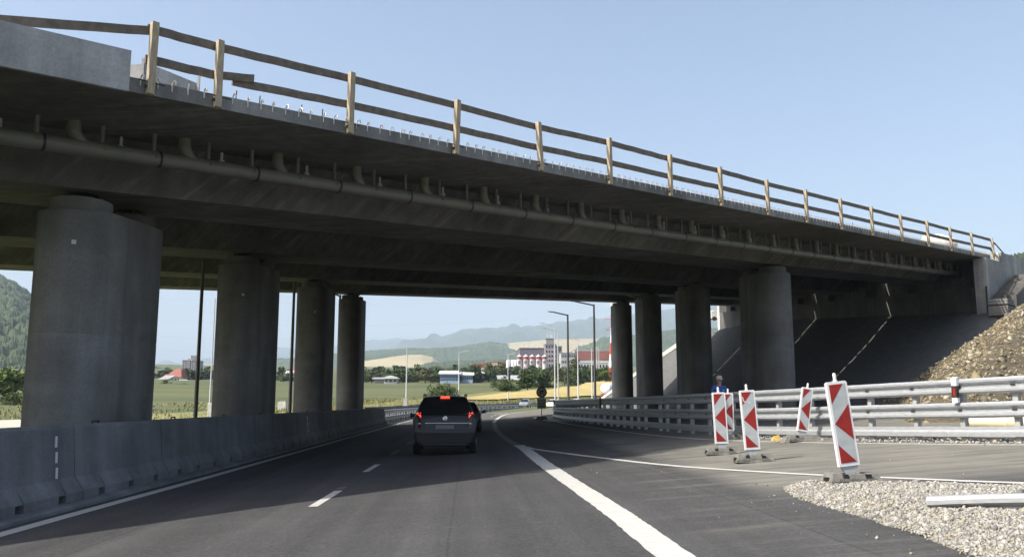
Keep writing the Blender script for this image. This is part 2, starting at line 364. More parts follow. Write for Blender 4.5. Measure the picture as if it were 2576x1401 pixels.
def stripe(name, path, w, m='paint', lift=.005, rag=.0, step=.25):
    P = spline([(x, y, 0) for x, y in path], 24); Q = [P[0]]
    for p in P[1:]:
        if (p - Q[-1]).length >= step: Q.append(p)
    Q.append(P[-1]); mb = MB(); n = len(Q)
    for i, p in enumerate(Q):
        t = (Q[min(i + 1, n - 1)] - Q[max(i - 1, 0)]).normalized(); s = Vector((t.y, -t.x, 0))
        for sg in (-1, 1):
            q = p + s * sg * (w / 2 + (random.uniform(-rag, rag) if rag else 0)); mb.v.append((q.x, q.y, zroad(q.x, q.y) + lift))
    for i in range(n - 1): mb.f.append((2 * i, 2 * i + 1, 2 * i + 3, 2 * i + 2)); mb.m.append(0)
    return tag(mb.build(name, M[m], fix=False), kind='structure')
B = lambda x, y: (x + bend(y), y)
stripe("edge_line", [(-5.78, -5), (-5.74, 12), (-5.66, 20), (-5.6, 40), B(-5.5, 60), B(-5.5, 75), B(-5.5, 95), B(-5.5, 120), B(-5.5, 150), B(-5.5, 190), B(-5.5, 235)], .24)
stripe("thick_line", [(1.83, 2), (1.82, 8), (1.82, 11), (1.74, 15.5), (1.68, 20), (1.66, 25.5), (1.60, 28)], .335, rag=.009, step=.06)
stripe("merge_line", [(1.55, 28.2), (1.42, 34), (1.40, 45), (1.75, 60)], .26, 'shade_paint')
stripe("merge_line", [(1.78, 60.5), (1.9, 64), (3.0, 82), (4.6, 98), (8.6, 116), B(8, 140), B(6, 170)], .28)
stripe("thin_line", [(1.80, 26.6), (1.95, 25.2), (2.99, 20.3), (3.96, 16.5), (5.15, 13.57), (6.09, 11.9), (6.95, 10.45), (8.6, 8.2), (11, 5.5)], .15, lift=.009, rag=.006, step=.08)
stripe("side_edge_line", [(12.6, 11.9), (10.15, 15.45), (9.1, 17.5), (8.03, 19.75), (6.98, 22.6), (6.3, 26.0), (5.76, 32.7), (5.3, 45), (5.25, 52)], .13)
stripe("nose_line", [(5.25, 52.3), (5.0, 58), (4.95, 63), (5.25, 68.5), (6.1, 72.5)], .3)
for y0, y1, k in ((12.8, 15.05, 'paint'), (15.3, 15.7, 'shade_paint'), (19.1, 21.35, 'paint'), (25.5, 27.7, 'shade_paint'), (31.9, 34.1, 'shade_paint')):
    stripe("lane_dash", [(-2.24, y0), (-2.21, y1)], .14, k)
for y0 in list(np.arange(51, 72, 6.4)) + list(np.arange(75, 230, 9)):
    stripe("lane_dash", [B(-1.9, y0), B(-1.9, y0 + 3.2)], .16)
    if y0 > 80: stripe("lane_dash", [B(1.9, y0), B(1.9, y0 + 3.2)], .16)
# raised shoulder strip under the left barrier
mb = MB(); pth = [(0, y, 0) for y in np.arange(-12, 66, 3.0)]
mb.sweep([(-7.4, -.26), (-6.02, -.21), (-6.02, -.16), (-6.10, -.14), (-7.4, -.14)], pth, [(1, 0, 0)] * len(pth))
tag(mb.build("kerb_strip", M['conc_new']), kind='structure')

# ---------------------------------------------------------------- overpass
DX, DY = .72526, .68848                                     # along the bridge, in plan
def bp(s, off, z=0): return Vector((-8.03 + DX * s + DY * off, 18.92 + DY * s - DX * off, z))
def zs(s, off): return 6.779 + .0665 * s + .0424 * (4.84 - off)     # underside of the slab
S0, S1 = -16.0, 92.0
FRONT = 30.6                                                # abutment face: x = FRONT, along the road below
def s_at_x(off, x): return (x + 8.03 - DY * off) / DX
bridge = thing("overpass", (-8.03, 18.92, 0), "unfinished concrete road overpass on round ended piers spanning the road", "bridge")
DECKS = [(4.84, -4.60, 0), (-4.79, -14.29, -9.5), (-14.48, -24.19, -19.4), (-24.38, -34.0, -29.2)]
for n_, (e0, e1, c) in enumerate(DECKS):
    sec = [(e0, .26), (e0, 0), (c + 2.05, -.16), (c + 1.95, -.30), (c + 1.25, -1.16), (c - 1.65, -1.16), (c - 2.15, -.30), (c - 2.25, -.16), (e1, 0), (e1, .26)]
    slab = [(e0, .26), (e0, .0), (c + 2.05, -.16), (c - 2.25, -.16), (e1, 0), (e1, .26)]
    gird = [(c + 1.98, -.165), (c + 1.90, -.34), (c + 1.25, -1.16), (c - 1.65, -1.16), (c - 2.1, -.34), (c - 2.18, -.165)]
    for nm, poly, par in (("deck", slab, None), ("girder", gird, 1)):
        mb = MB(); st = [S0 + (1 + S1 - S0) * i / 24 for i in range(25)]
        if nm == "deck": dk_end = [s_at_x(o, FRONT + 1.2) for o, h in poly]
        m_ = len(poly); rows = []
        ends = [s_at_x(o, FRONT + (1.2 if nm == "deck" else .35)) for o, h in poly]
        for i in range(25):
            t = i / 24
            for (o, h), se in zip(poly, ends):
                s0 = s_at_x(o, -20 if n_ == 0 else -20); s = s0 + (se - s0) * t
                curve = 2.6 * min(1, max(0, (-3.4 - s) / 14)) ** 1.6 if (n_ == 0 and o > 4) else 0
                mb.v.append(tuple(bp(s, o + curve, zs(s, o) + h)))
        for i in range(24):
            for k in range(m_): mb.f.append((i * m_ + k, i * m_ + (k + 1) % m_, (i + 1) * m_ + (k + 1) % m_, (i + 1) * m_ + k)); mb.m.append(0)
        mb.f += [tuple(range(m_)), tuple(24 * m_ + k for k in range(m_))]; mb.m += [0, 0]
        if nm == "deck":
            for i in range(24): mb.m[i * m_] = 1  # edge paler than the stained soffit, skylight put into its colour
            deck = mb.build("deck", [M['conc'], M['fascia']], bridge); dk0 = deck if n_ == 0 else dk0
        else: mb.build("girder", M['conc'], deck)
# added strips over the deck gaps, blocking and breaking up the sun slits
for g_, (oc, s_open) in enumerate(((-4.695, 31.2), (-14.385, 40.2), (-24.285, 49.5))):
    s = -10.0
    while s < s_open + 24:
        e_ = s_open if s < s_open - .1 else s + random.uniform(.25, 1.1)
        mb = MB(); a, b_ = bp(s, oc, zs(s, oc) + .275), bp(e_, oc, zs(e_, oc) + .275); mb.bar(a, b_, .42, .02); mb.build("slit_mask", M['conc'], bridge)
        s = e_ + random.uniform(.5, 2.2)
# piers: long rounded walls with two bearing blocks each
def stadium(w, ln, n=12):
    o = []; h = (ln - w) / 2
    for k in range(n + 1): a = math.pi * k / n; o.append((w / 2 * math.cos(a), h + w / 2 * math.sin(a)))
    for k in range(n + 1): a = math.pi + math.pi * k / n; o.append((w / 2 * math.cos(a), -h + w / 2 * math.sin(a)))
    return o
PIERS = [(-8.2, 19.3), (-8.25, 32.3), (-8.25, 46.3), (-8.25, 60.4), (14.0, 39.7), (14.0, 52.9), (14.0, 66.3), (14.25, 79.6)]
for k, (px, py) in enumerate(PIERS):
    off = (px + 8.03) * DY - (py - 18.92) * DX; s = (px + 8.03) * DX + (py - 18.92) * DY
    ln = (4.4 if k < 4 else 4.1) if k else 4.15; w = 1.52
    zb = -.6 if k < 4 else .5
    # the top follows the tilt of the deck above
    ztop = lambda x, y: zs((x + 8.03) * DX + (y - 18.92) * DY, (x + 8.03) * DY - (y - 18.92) * DX) - 1.16 - .42
    root = None; mb = MB(); st = stadium(w, ln)
    zc = ztop(px, py); zm = zb + (zc - zb) * .56
    lay = [(1, lambda x, y: zb), (1, lambda x, y: zm - .02), (.994, lambda x, y: zm), (1, lambda x, y: zm + .02), (1, lambda x, y: ztop(px, y) - .05), (.985, lambda x, y: ztop(px, y))]
    for sc, fz in lay:
        for x, y in st: mb.v.append((px + x * sc, py + y * sc, fz(px + x, py + y)))
    q = len(st)
    for i in range(len(lay) - 1):
        for j in range(q): mb.f.append((i * q + j, i * q + (j + 1) % q, (i + 1) * q + (j + 1) % q, (i + 1) * q + j)); mb.m.append(0)
    mb.f.append(tuple((len(lay) - 1) * q + j for j in range(q))); mb.m.append(0)
    pier = mb.build("pier", M['conc_pier'], bridge, smooth=40)
    for dy in (-1.22, 1.22):
        z0 = ztop(px, py + dy)
        b_ = MB()
        st2 = [(px + x, py + dy + y) for x, y in stadium(1.15, 1.3, 10)]
        b_.prism([(x, y, 0) for x, y in st2], (0, 0, z0 - .08), (0, 0, z0 + .25))
        blk = b_.build("bearing_block", M['conc_pier'], pier, smooth=40)
        b_ = MB(); b_.lathe([(.30, z0 + .25), (.30, z0 + .29), (.22, z0 + .30), (.22, z0 + .38), (.34, z0 + .39), (.34, z0 + .44)], (px, py + dy, 0), 16)
        for a in range(6): b_.box((px + .38 * math.cos(a * 1.05), py + dy + .38 * math.sin(a * 1.05), z0 + .30), (.05, .05, .09))
        b_.build("bearing", M['black'], pier, smooth=40)
    for (dz, ds) in ((.82, -1), (.12, -1)):
        if k in (0, 1, 2):
            b_ = MB(); ang = R(-70 if k == 0 else -66); zz = zb + (zc - zb) * dz + (.25 if k == 0 else 0)
            cx, cy = px + w / 2 * math.cos(ang), py - (ln - w) / 2 + w / 2 * math.sin(ang)
            b_.box((cx, cy, zz), (.085, .012, .085), rz=ang + math.pi / 2); b_.build("survey_marker", M['white_pl'], pier)
# abutment: front wall under the deck end, bearing shelf, wing wall turning back along the bridge
ab = thing("abutment", (FRONT, 48.6, 6), "board marked concrete abutment wall at the right end of the overpass", "abutment")
yN = bp(s_at_x(4.96, FRONT), 4.96).y; yF = bp(s_at_x(-34.2, FRONT), -34.2).y
def zb_ab(y): return 6.75 + .083 * (y - 48.8)
def zdk(x, y, h=0): return zs((x + 8.03) * DX + (y - 18.92) * DY, (x + 8.03) * DY - (y - 18.92) * DX) + h
mb = MB()
def wall_x(x0, x1, ya, yb, za, zb_, ta, tb):
    y1 = ya + (x1 - FRONT) * DY / DX; y0_ = ya + (x0 - FRONT) * DY / DX; mb.hexa([(x0, y0_, za), (x1, y1, za), (x1, yb, zb_), (x0, yb, zb_), (x0, y0_, ta), (x1, y1, ta), (x1, yb, tb), (x0, yb, tb)])
wall_x(FRONT, FRONT + 1.5, yN, yF, zb_ab(yN) - 2, zb_ab(yF) - 2, zdk(FRONT, yN, -1.75), zdk(FRONT, yF, -1.75))
wall_x(FRONT + .7, FRONT + 1.5, yN, yF, zdk(FRONT, yN, -1.74), zdk(FRONT, yF, -1.74), zdk(FRONT, yN, -.02), zdk(FRONT, yF, -.02))
mb.build("front_wall", M['conc_wall'], ab)
for off in (3.1, -1.9, -6.5, -11.5, -16.5, -21.5, -26.6, -31.4):
    s = s_at_x(off, FRONT + .35); p = bp(s, off); mb = MB(); z = zdk(p.x, p.y, -1.74)
    mb.box((p.x, p.y, z + .25), (.5, 1.0, .5)); mb.build("bearing_seat", M['conc_wall'], ab)
mb = MB(); sC = s_at_x(4.84, FRONT)
def wingpoly(sa, sb, ta, tb, ba, bb, o0, o1):
    a0, b0, a1, b1 = bp(sa, o0), bp(sb, o0), bp(sa, o1), bp(sb, o1)
    mb.hexa([(a0.x, a0.y, ba), (b0.x, b0.y, bb), (b1.x, b1.y, bb), (a1.x, a1.y, ba), (a0.x, a0.y, ta), (b0.x, b0.y, tb), (b1.x, b1.y, tb), (a1.x, a1.y, ta)])
wingpoly(sC, sC + 3.6, zs(sC, 4.84) - .03, zs(sC + 3.6, 4.84) - .12, 4.8, 4.8, 4.98, 4.30); mb.build("wing_wall", M['conc_lit'], ab)
mb = MB(); wingpoly(sC + 3.62, sC + 16, zs(sC + 3.6, 4.84) + .5, zs(sC + 16, 4.84) + .35, 5, 6, 4.95, 4.35); mb.build("wing_wall", M['conc_lit'], ab)
mb = MB(); wingpoly(sC + 3.25, sC + 3.5, zs(sC + 3.5, 4.84) + .45, zs(sC + 3.5, 4.84) + .45, zs(sC, 4.84) - .1, zs(sC, 4.84) - .1, 4.9, 4.6); mb.build("starter_upstand", M['white_conc'], ab)
mb = MB()
for k in range(16):
    p = bp(sC + .5 + k * .18, 4.75, 0); z = zs(sC + .5 + k * .18, 4.84) - .05; mb.tube([(p.x, p.y, z), (p.x, p.y, z + .34), (p.x - .1, p.y + .07, z + .42)], .012, 5)
mb.build("starter_bars", M['rust'], ab)
# far wing wall seen lit beyond the last pier
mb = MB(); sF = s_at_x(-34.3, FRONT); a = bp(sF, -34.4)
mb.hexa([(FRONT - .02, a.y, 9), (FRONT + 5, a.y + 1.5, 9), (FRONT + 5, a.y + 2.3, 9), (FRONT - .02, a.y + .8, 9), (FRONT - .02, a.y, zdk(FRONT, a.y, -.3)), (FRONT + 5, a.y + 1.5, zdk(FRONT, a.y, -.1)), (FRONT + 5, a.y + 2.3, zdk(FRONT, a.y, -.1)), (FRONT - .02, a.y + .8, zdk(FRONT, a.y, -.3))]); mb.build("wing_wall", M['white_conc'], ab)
# precast cornice unit on the left end and the one lying on the deck behind
mb = MB()
ss = [-1.66, -4, -7, -10, -14, -20]
for s in ss:
    cv = 2.6 * min(1, max(0, (-3.4 - s) / 14)) ** 1.6
    for o, h in ((4.86, -.03), (5.02, -.06), (5.02, .66), (4.72, .66), (4.72, .27), (4.86, .27)): p = bp(s, o + cv, zs(s, 4.84) + h); mb.v.append(tuple(p))
for i in range(len(ss) - 1):
    for k in range(6): mb.f.append((i * 6 + k, i * 6 + (k + 1) % 6, i * 6 + 6 + (k + 1) % 6, i * 6 + 6 + k)); mb.m.append(0)
mb.f += [tuple(range(6)), tuple(range(30, 36))]; mb.m += [0, 0]
mb.build("cornice_unit", M['cornice'], dk0)
mb = MB(); za = zs(-.4, 2.8) + .262
cB = bp(-.44, 2.8); cA = cB + Vector((-1.15, .1, 0)); cC = bp(.60, 2.75)
for p, q, h0, h1 in ((cA, cB, .93, .99), (cB, cC, .99, .88)):
    n2 = Vector((-(q - p).y, (q - p).x, 0)).normalized() * .16
    mb.hexa([(p.x, p.y, za - .02), (q.x, q.y, za), (q.x + n2.x, q.y + n2.y, za), (p.x + n2.x, p.y + n2.y, za - .02), (p.x, p.y, za + h0), (q.x, q.y, za + h1), (q.x + n2.x, q.y + n2.y, za + h1), (p.x + n2.x, p.y + n2.y, za + h0)])
for c in (cB + Vector((-.1, -.03, 0)), cC + Vector((.03, -.02, 0))): mb.box((c.x, c.y, za + .52), (.05, .05, 1.12))
tag(mb.build("concrete_unit", M['cornice'], loc=(cB.x, cB.y, za)), "angled pale concrete block standing on the deck behind the first railing post", "concrete block")
# drain pipe slung under the slab edge
PO = 2.62
def pz(s): return 1.4 + 1.1 * (5.80 - 1.4) + .0575 * s + .00012 * s * s - .0
pts = [bp(s, PO, pz(s)) for s in np.linspace(-8, 53, 40)]
mb = MB(); mb.tube(pts, .155, 16); pipe = mb.build("drain_pipe", M['pipe'], bridge, smooth=50)
s0 = -1.44 * 1.1
def ringmb(s, r, wd):
    q = MB(); q.tube([bp(s - wd / 2, PO, pz(s - wd / 2)), bp(s + wd / 2, PO, pz(s + wd / 2))], r, 16); return q
k = 0; s = s0 - 4 * 2.15
while s < 51:
    dtop = zs(s, PO) - .05 - .0
    mb = MB(); dz = pz(s)
    mb.tube([bp(s - .1, PO, dtop - .03), bp(s - .1, PO, dz + .36), bp(s - .09, PO, dz + .28), bp(s - .02, PO, dz + .19), bp(s + .12, PO, dz + .04)], .115, 12)
    mb.tube([bp(s - .1, PO, dz + .37), bp(s - .1, PO, dz + .30)], .132, 12)
    mb.build("downspout", M['pipe'], pipe, smooth=50)
    ringmb(s - .62, .163, .05).build("pipe_ring", M['ring'], pipe, smooth=50)
    for ds in (.42, 1.42):
        mb = MB(); mb.tube([bp(s + ds, PO, zs(s + ds, PO) - .06), bp(s + ds, PO, pz(s + ds) + .15)], .042, 8); mb.tube([bp(s + ds, PO, zs(s + ds, PO) - .05), bp(s + ds, PO, zs(s + ds, PO) - .13)], .06, 8)
        mb.tube([bp(s + ds - .02, PO, pz(s + ds - .02)), bp(s + ds + .02, PO, pz(s + ds + .02))], .158, 16)
        mb.box(tuple(bp(s + ds, PO + .16, pz(s + ds) + .02)), (.05, .05, .06))
        mb.build("hanger", M['pipe'], pipe, smooth=50)
    mb = MB(); mb.tube([bp(s + .95, PO - .45, zs(s, PO) - .42), bp(s + .95, PO - .45, zs(s, PO) - .28)], [.055, .065], 10); mb.tube([bp(s + .95, PO - .45, zs(s, PO) - .28), bp(s + .95, PO - .45, zs(s, PO) - .1)], .03, 8)
    mb.build("drip_cup", M['white_pl'], pipe, smooth=50)
    s += 2.15; k += 1
# reinforcement hooks standing out of the slab edge
hk = MB(); hk.tube([(0, 0, -.06), (0, 0, .06), (.015, 0, .10), (.05, 0, .125), (.09, 0, .11), (.10, 0, .05)], .0135, 5)
hs = list(np.arange(-1.4, 52.6, .285)); near = hs[:100]; proto = None
hook_rot = math.atan2(-DX, DY) 
def hookpos(s): return bp(s, 4.84 + .005, zs(s, 4.84) + .20)
for s in near:
    if proto is None: proto = hk.build("rebar_hook", M['rust'], dk0, smooth=60); 
    o = proto if s == near[0] else proto.copy()
    if o is not proto: C.objects.link(o); o.parent = dk0
    base = Vector((-8.03, 18.92, 0)); o.rotation_euler = (0, 0, hook_rot + random.uniform(-.3, .3)); o.location = hookpos(s + random.uniform(-.03, .03)) - base
proto.data.transform(Matrix.Translation(Vector((-8.03, 18.92, 0))))   # undo the parent offset baked into the prototype
rest = MB()
for s in hs[100:]:
    p = hookpos(s); Q = Matrix.Rotation(hook_rot, 3, 'Z')
    rest.tube([p + Q @ Vector(v) for v in [(0, 0, -.06), (0, 0, .07), (.05, 0, .125), (.10, 0, .05)]], .0135, 5)
tag(rest.build("rebar_hooks", M['rust'], dk0), kind='stuff')
for u, v in ((622, 262), (677, 272), (783, 292), (833, 302)):
    pass
for s in (.55, 1.05, 2.0, 2.5, 30.2, 34.5):
    mb = MB(); p = bp(s, 4.5, zs(s, 4.5) + .2); mb.tube([p, p + Vector((.01, .02, .33))], .012, 5); mb.build("rebar_rod", M['ring'], dk0)
# timber guard rail along the slab edge
rail = thing("timber_railing", tuple(bp(-1.2, 4.84, zs(-1.2, 4.84))), "weathered two board timber railing along the near edge of the overpass", "railing")
US = [388, 555, 882, 1145, 1357, 1530, 1680, 1808, 1925, 2022, 2110, 2188, 2262, 2328, 2385, 2440, 2492]
SS = [-1.23, .01, 2.95, 5.95, 8.95, 11.9, 15.0, 18.1, 21.45, 24.66, 28.0, 31.4, 35.1, 38.9, 42.6, 46.5, 50.8]
zb0 = lambda s: zs(s, 4.84)
posts = []
for i, s in enumerate(SS):
    mb = MB(); ft = bp(s - .04, 4.93, zb0(s) - .02); lean = -.05 - .10 * (i in (1, 4)); tp = bp(s + .02 + random.uniform(-.03, .03), 4.93 + lean, zb0(s) + 1.34 + random.uniform(-.03, .03))
    mb.bar(ft, tp, .12, .11, up=(DY, -DX, 0)); posts.append((ft, tp)); mb.build("post", M['post_wood'], rail)
    mb = MB(); mb.box(tuple(bp(s - .04, 4.92, zb0(s) + .12)), (.16, .05, .05), rz=math.atan2(DY, DX)); mb.tube([bp(s - .25, 4.93, zb0(s) + .2), bp(s + .22, 4.93, zb0(s) + .2)], .012, 5); mb.build("clamp", M['ring'], rail)
def railpt(i, fr, back=.085):
    a, b = posts[i]; p = a + (b - a) * fr; return p + Vector((-DY, DX, 0)) * back
def board(p, q, h=.155, t=.045):
    mb = MB(); n = 7; d = (q - p); 
    for k in range(n):
        a = p + d * (k / n); b = p + d * ((k + 1) / n)
    j = [random.uniform(-.006, .006) for _ in range(n + 1)]; vs = []
    nn = Vector((-DY, DX, 0)) * t
    for k in range(n + 1):
        c = p + d * (k / n); 
        for o, e in ((0, -h / 2), (0, h / 2), (1, h / 2), (1, -h / 2)): vs.append(c + nn * o + Vector((0, 0, e + j[k])))
    fs = [(k * 4 + a, k * 4 + (a + 1) % 4, k * 4 + 4 + (a + 1) % 4, k * 4 + 4 + a) for k in range(n) for a in range(4)] + [(3, 2, 1, 0), tuple(n * 4 + a for a in range(4))]
    mb.add(vs, fs); return mb
for i in range(len(SS) - 1):
    e = Vector((DX, DY, .066)) * .08
    board(railpt(i, .93) - e, railpt(i + 1, .93) + e).build("rail_board", M['wood'], rail)
    if i != 1: board(railpt(i, .50) - e, railpt(i + 1, .50) + e).build("rail_board", M['wood'], rail)
    else:
        a, b = railpt(1, .50), railpt(2, .50); m1 = a + (b - a) * .26 + Vector((0, 0, .10)); m0 = a + (b - a) * .12
        board(a - e, m1, .15).build("rail_board", M['wood'], rail); board(m0 + Vector((-DY, DX, 0)) * .05 + Vector((0, 0, -.03)), b + e).build("rail_board", M['wood'], rail)
l0 = railpt(0, .93); board(l0 + Vector((DX, DY, 0)) * .1, l0 + (Vector((-7.31, 12.93, 7.29)) - l0) * 1.5).build("rail_board", M['wood'], rail)
eL, eM = posts[-1]; t0 = railpt(16, .93); t1 = railpt(16, .5)
board(t0, t0 + Vector((DX, DY, 0)) * .9 + Vector((0, 0, -.12))).build("rail_board", M['wood'], rail)
board(t1 - Vector((DX, DY, 0)) * .3, t1 + Vector((DX, DY, 0)) * 2.6 + Vector((0, 0, -.62))).build("rail_board", M['wood'], rail)
mb = MB(); mb.bar(t0 + Vector((DX, DY, 0)) * .9 + Vector((0, 0, -.10)), t0 + Vector((DX, DY, 0)) * 4.9 + Vector((0, 0, -.95)), .05, .07); mb.build("brace", M['wood'], rail)
# concrete cone lying on the deck
mb = MB(); cs = bp(45.4, 3.4); cz = zs(45.4, 3.4) + .26 + .40
X = Matrix.Rotation(R(-8), 3, 'Z') @ Matrix.Rotation(R(90), 3, 'Y')
mb.lathe([(.5, -.75), (.62, -.75), (.62, .15), (.33, .95), (.25, .95), (.25, .9)], (cs.x, cs.y, cz), 24, M=X)
tag(mb.build("concrete_cone", M['white_conc'], smooth=35, loc=(cs.x, cs.y, cz - .4)), "pale concrete manhole cone lying on the deck behind the far railing posts", "concrete cone")
# ---------------------------------------------------------------- embankments
def emb_h(x, y):
    x = np.asarray(x, float); y = np.asarray(y, float)
    top = 6.75 + .083 * (y - 48.8)
    h1 = .8 + (x - 17.2) / (FRONT - 17.2) * (top - .8)
    h1 = np.minimum(h1, top + .0 * x)
    h1 = np.where(x > FRONT + 1.2, np.maximum(h1, top), h1)
    s = (x + 8.03) * DX + (y - 18.92) * DY; off = (x + 8.03) * DY - (y - 18.92) * DX
    edge = 6.7 + np.clip((s - 49.5) * .40, 0, 3.3)
    h2 = edge - np.maximum(off - 5.0, 0) * .60
    far = top + 1.0 - np.maximum(-36.5 - off, 0) * .60
    h = np.minimum(np.minimum(h1, h2), far)
    return h
SEG = [((14.9, 24.8, 2.3), (19.0, 29.4, 3.9)), ((19.0, 29.4, 3.9), (23.2, 34.2, 5.55)), ((23.2, 34.2, 5.55), (31, 43, 7.8)), ((31, 43, 7.8), (44, 47, 8.2))]
def rub_h(x, y):
    x = np.asarray(x, float); y = np.asarray(y, float); best = np.full(x.shape, -9.)
    for a, b in SEG:
        ax, ay, az = a; dx, dy, dz = b[0] - ax, b[1] - ay, b[2] - az
        t = np.clip(((x - ax) * dx + (y - ay) * dy) / (dx * dx + dy * dy), 0, 1)
        d = np.hypot(x - ax - t * dx, y - ay - t * dy); best = np.maximum(best, az + t * dz - .72 * np.sqrt(d * d + .12))
    return best
def wob(x, y, k): return (np.sin(x * 1.7 * k + np.sin(y * 1.3 * k) * 1.7) * np.cos(y * 1.9 * k + x * .6 * k) + .6 * np.sin(x * 4.1 * k + 2 * np.sin(y * 3.1 * k)) * np.cos(y * 4.7 * k))
def heightfield(name, x0, x1, y0, y1, st, fh, m, cut=.5, kind='structure'):
    X, Y = np.meshgrid(np.arange(x0, x1 + .01, st), np.arange(y0, y1 + .01, st)); Z = fh(X, Y); mb = MB(); ny, nx = X.shape
    mb.v = list(zip(X.ravel(), Y.ravel(), Z.ravel()))
    for i in range(ny - 1):
        for k in range(nx - 1):
            if max(Z[i, k], Z[i, k + 1], Z[i + 1, k], Z[i + 1, k + 1]) > cut: a = i * nx + k; mb.f.append((a, a + 1, a + nx + 1, a + nx)); mb.m.append(0)
    return tag(mb.build(name, m, smooth=70), kind=kind)
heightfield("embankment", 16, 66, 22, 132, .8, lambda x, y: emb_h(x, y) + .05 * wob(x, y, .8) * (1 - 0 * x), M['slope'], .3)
heightfield("rubble_bank", 9, 46, 12, 52, .35, lambda x, y: np.maximum(rub_h(x, y), -1) + .10 * wob(x, y, 1.4), M['earth'], .35)
# pale strip on the far end of the embankment, sunlight put into its colour
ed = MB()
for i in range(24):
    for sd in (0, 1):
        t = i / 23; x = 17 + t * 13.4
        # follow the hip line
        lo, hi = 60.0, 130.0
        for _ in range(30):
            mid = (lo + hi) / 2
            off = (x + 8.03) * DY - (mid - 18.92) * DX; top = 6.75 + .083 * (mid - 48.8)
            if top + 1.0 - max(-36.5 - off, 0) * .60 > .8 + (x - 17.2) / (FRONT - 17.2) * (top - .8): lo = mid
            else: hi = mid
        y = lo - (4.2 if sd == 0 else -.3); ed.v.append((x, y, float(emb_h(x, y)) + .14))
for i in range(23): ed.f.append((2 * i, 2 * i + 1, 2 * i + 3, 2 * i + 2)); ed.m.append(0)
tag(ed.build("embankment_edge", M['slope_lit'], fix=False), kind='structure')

def stones(name, P, N, size, m, flatten=.6, parent=None):
    # loose stones: squashed random octahedra merged in one pile
    n = len(P); base = np.array([(1, 0, 0), (-1, 0, 0), (0, 1, 0), (0, -1, 0), (0, 0, 1), (0, 0, -1)], float)
    V = np.empty((n, 6, 3))
    sc = size[:, None] * rng.uniform(.6, 1.3, (n, 3)) * np.array([1, 1, flatten])
    jit = rng.uniform(-.35, .35, (n, 6, 3)); loc = (base[None] + jit) * sc[:, None, :]
    q = rng.normal(size=(n, 4)); q /= np.linalg.norm(q, axis=1)[:, None]
    w, x, y, z = q.T
    Rm = np.stack([np.stack([1 - 2 * (y * y + z * z), 2 * (x * y - z * w), 2 * (x * z + y * w)], -1), np.stack([2 * (x * y + z * w), 1 - 2 * (x * x + z * z), 2 * (y * z - x * w)], -1), np.stack([2 * (x * z - y * w), 2 * (y * z + x * w), 1 - 2 * (x * x + y * y)], -1)], 1)
    V = np.einsum('nij,nkj->nki', Rm, loc) + P[:, None, :]
    F = np.array([(0, 2, 4), (2, 1, 4), (1, 3, 4), (3, 0, 4), (2, 0, 5), (1, 2, 5), (3, 1, 5), (0, 3, 5)])
    Fa = (np.arange(n)[:, None, None] * 6 + F[None]).reshape(-1, 3)
    me = bpy.data.meshes.new(name); me.vertices.add(n * 6); me.vertices.foreach_set('co', V.reshape(-1).astype('f4'))
    me.loops.add(len(Fa) * 3); me.loops.foreach_set('vertex_index', Fa.reshape(-1).astype('i4'))
    me.polygons.add(len(Fa)); me.polygons.foreach_set('loop_start', np.arange(0, len(Fa) * 3, 3, dtype='i4'))
    me.update(calc_edges=True); me.validate(); me.materials.append(m)
    o = bpy.data.objects.new(name, me); C.objects.link(o); return tag(o, kind='stuff')
# rubble stones on the bank
n = 90000; x = rng.uniform(10, 36, n); y = rng.uniform(14, 46, n); h = rub_h(x, y); k = h > .35
x, y, h = x[k], y[k], h[k] + .10 * wob(x[k], y[k], 1.4)
stones("rubble", np.stack([x, y, h], 1), None, np.minimum(.17, np.exp(rng.normal(-3.45, .62, len(x)))), M['rubble'], .5)
# coarse stones along the foot of the shaded slope and in front of the wing wall
n = 2600; x = rng.uniform(17, 40, n); y = rng.uniform(28, 52, n); h = emb_h(x, y); off = (x + 8.03) * DY - (y - 18.92) * DX
k = (off > 6.3) & (h > .6); stones("slope_stones", np.stack([x[k], y[k], h[k]], 1), None, np.exp(rng.normal(-2.5, .5, k.sum())), M['rubble'], .5)
# ---------------------------------------------------------------- gravel island
GP = spline([(4.35, 11.95, 0), (4.1, 10.8, 0), (4.10, 9.9, 0), (4.10, 8.75, 0), (4.02, 7.4, 0), (3.93, 6.7, 0), (3.7, 5.2, 0), (3.4, 2.5, 0), (9, 1.5, 0), (10.5, 6.2, 0), (8.2, 8.5, 0), (6.55, 9.95, 0), (5.9, 10.75, 0), (5.2, 11.6, 0), (4.7, 12.3, 0), (4.35, 11.95, 0)], 5)
poly = [(p.x, p.y) for p in GP[:-1]]
def inside(x, y):
    c = np.zeros(x.shape, bool); n = len(poly)
    for i in range(n):
        (x1, y1), (x2, y2) = poly[i], poly[(i + 1) % n]
        c ^= ((y1 > y) != (y2 > y)) & (x < (x2 - x1) * (y - y1) / (y2 - y1 + 1e-12) + x1)
    return c
def edged(x, y):
    d = np.full(x.shape, 9.)
    for i in range(len(poly)):
        (x1, y1), (x2, y2) = poly[i], poly[(i + 1) % len(poly)]; dx, dy = x2 - x1, y2 - y1
        t = np.clip(((x - x1) * dx + (y - y1) * dy) / (dx * dx + dy * dy + 1e-9), 0, 1); d = np.minimum(d, np.hypot(x - x1 - t * dx, y - y1 - t * dy))
    return d
ZR = np.vectorize(zr)
def gh(x, y): return ZR(x) + .11 * np.clip(edged(x, y) / .45, 0, 1) + .012 * wob(x, y, 2.2)
X, Y = np.meshgrid(np.arange(3.2, 10.8, .12), np.arange(1.2, 12.6, .12)); I = inside(X, Y); Zg = np.where(I, gh(X, Y), ZR(X) - .04); mb = MB(); ny, nx = X.shape
mb.v = list(zip(X.ravel(), Y.ravel(), Zg.ravel()))
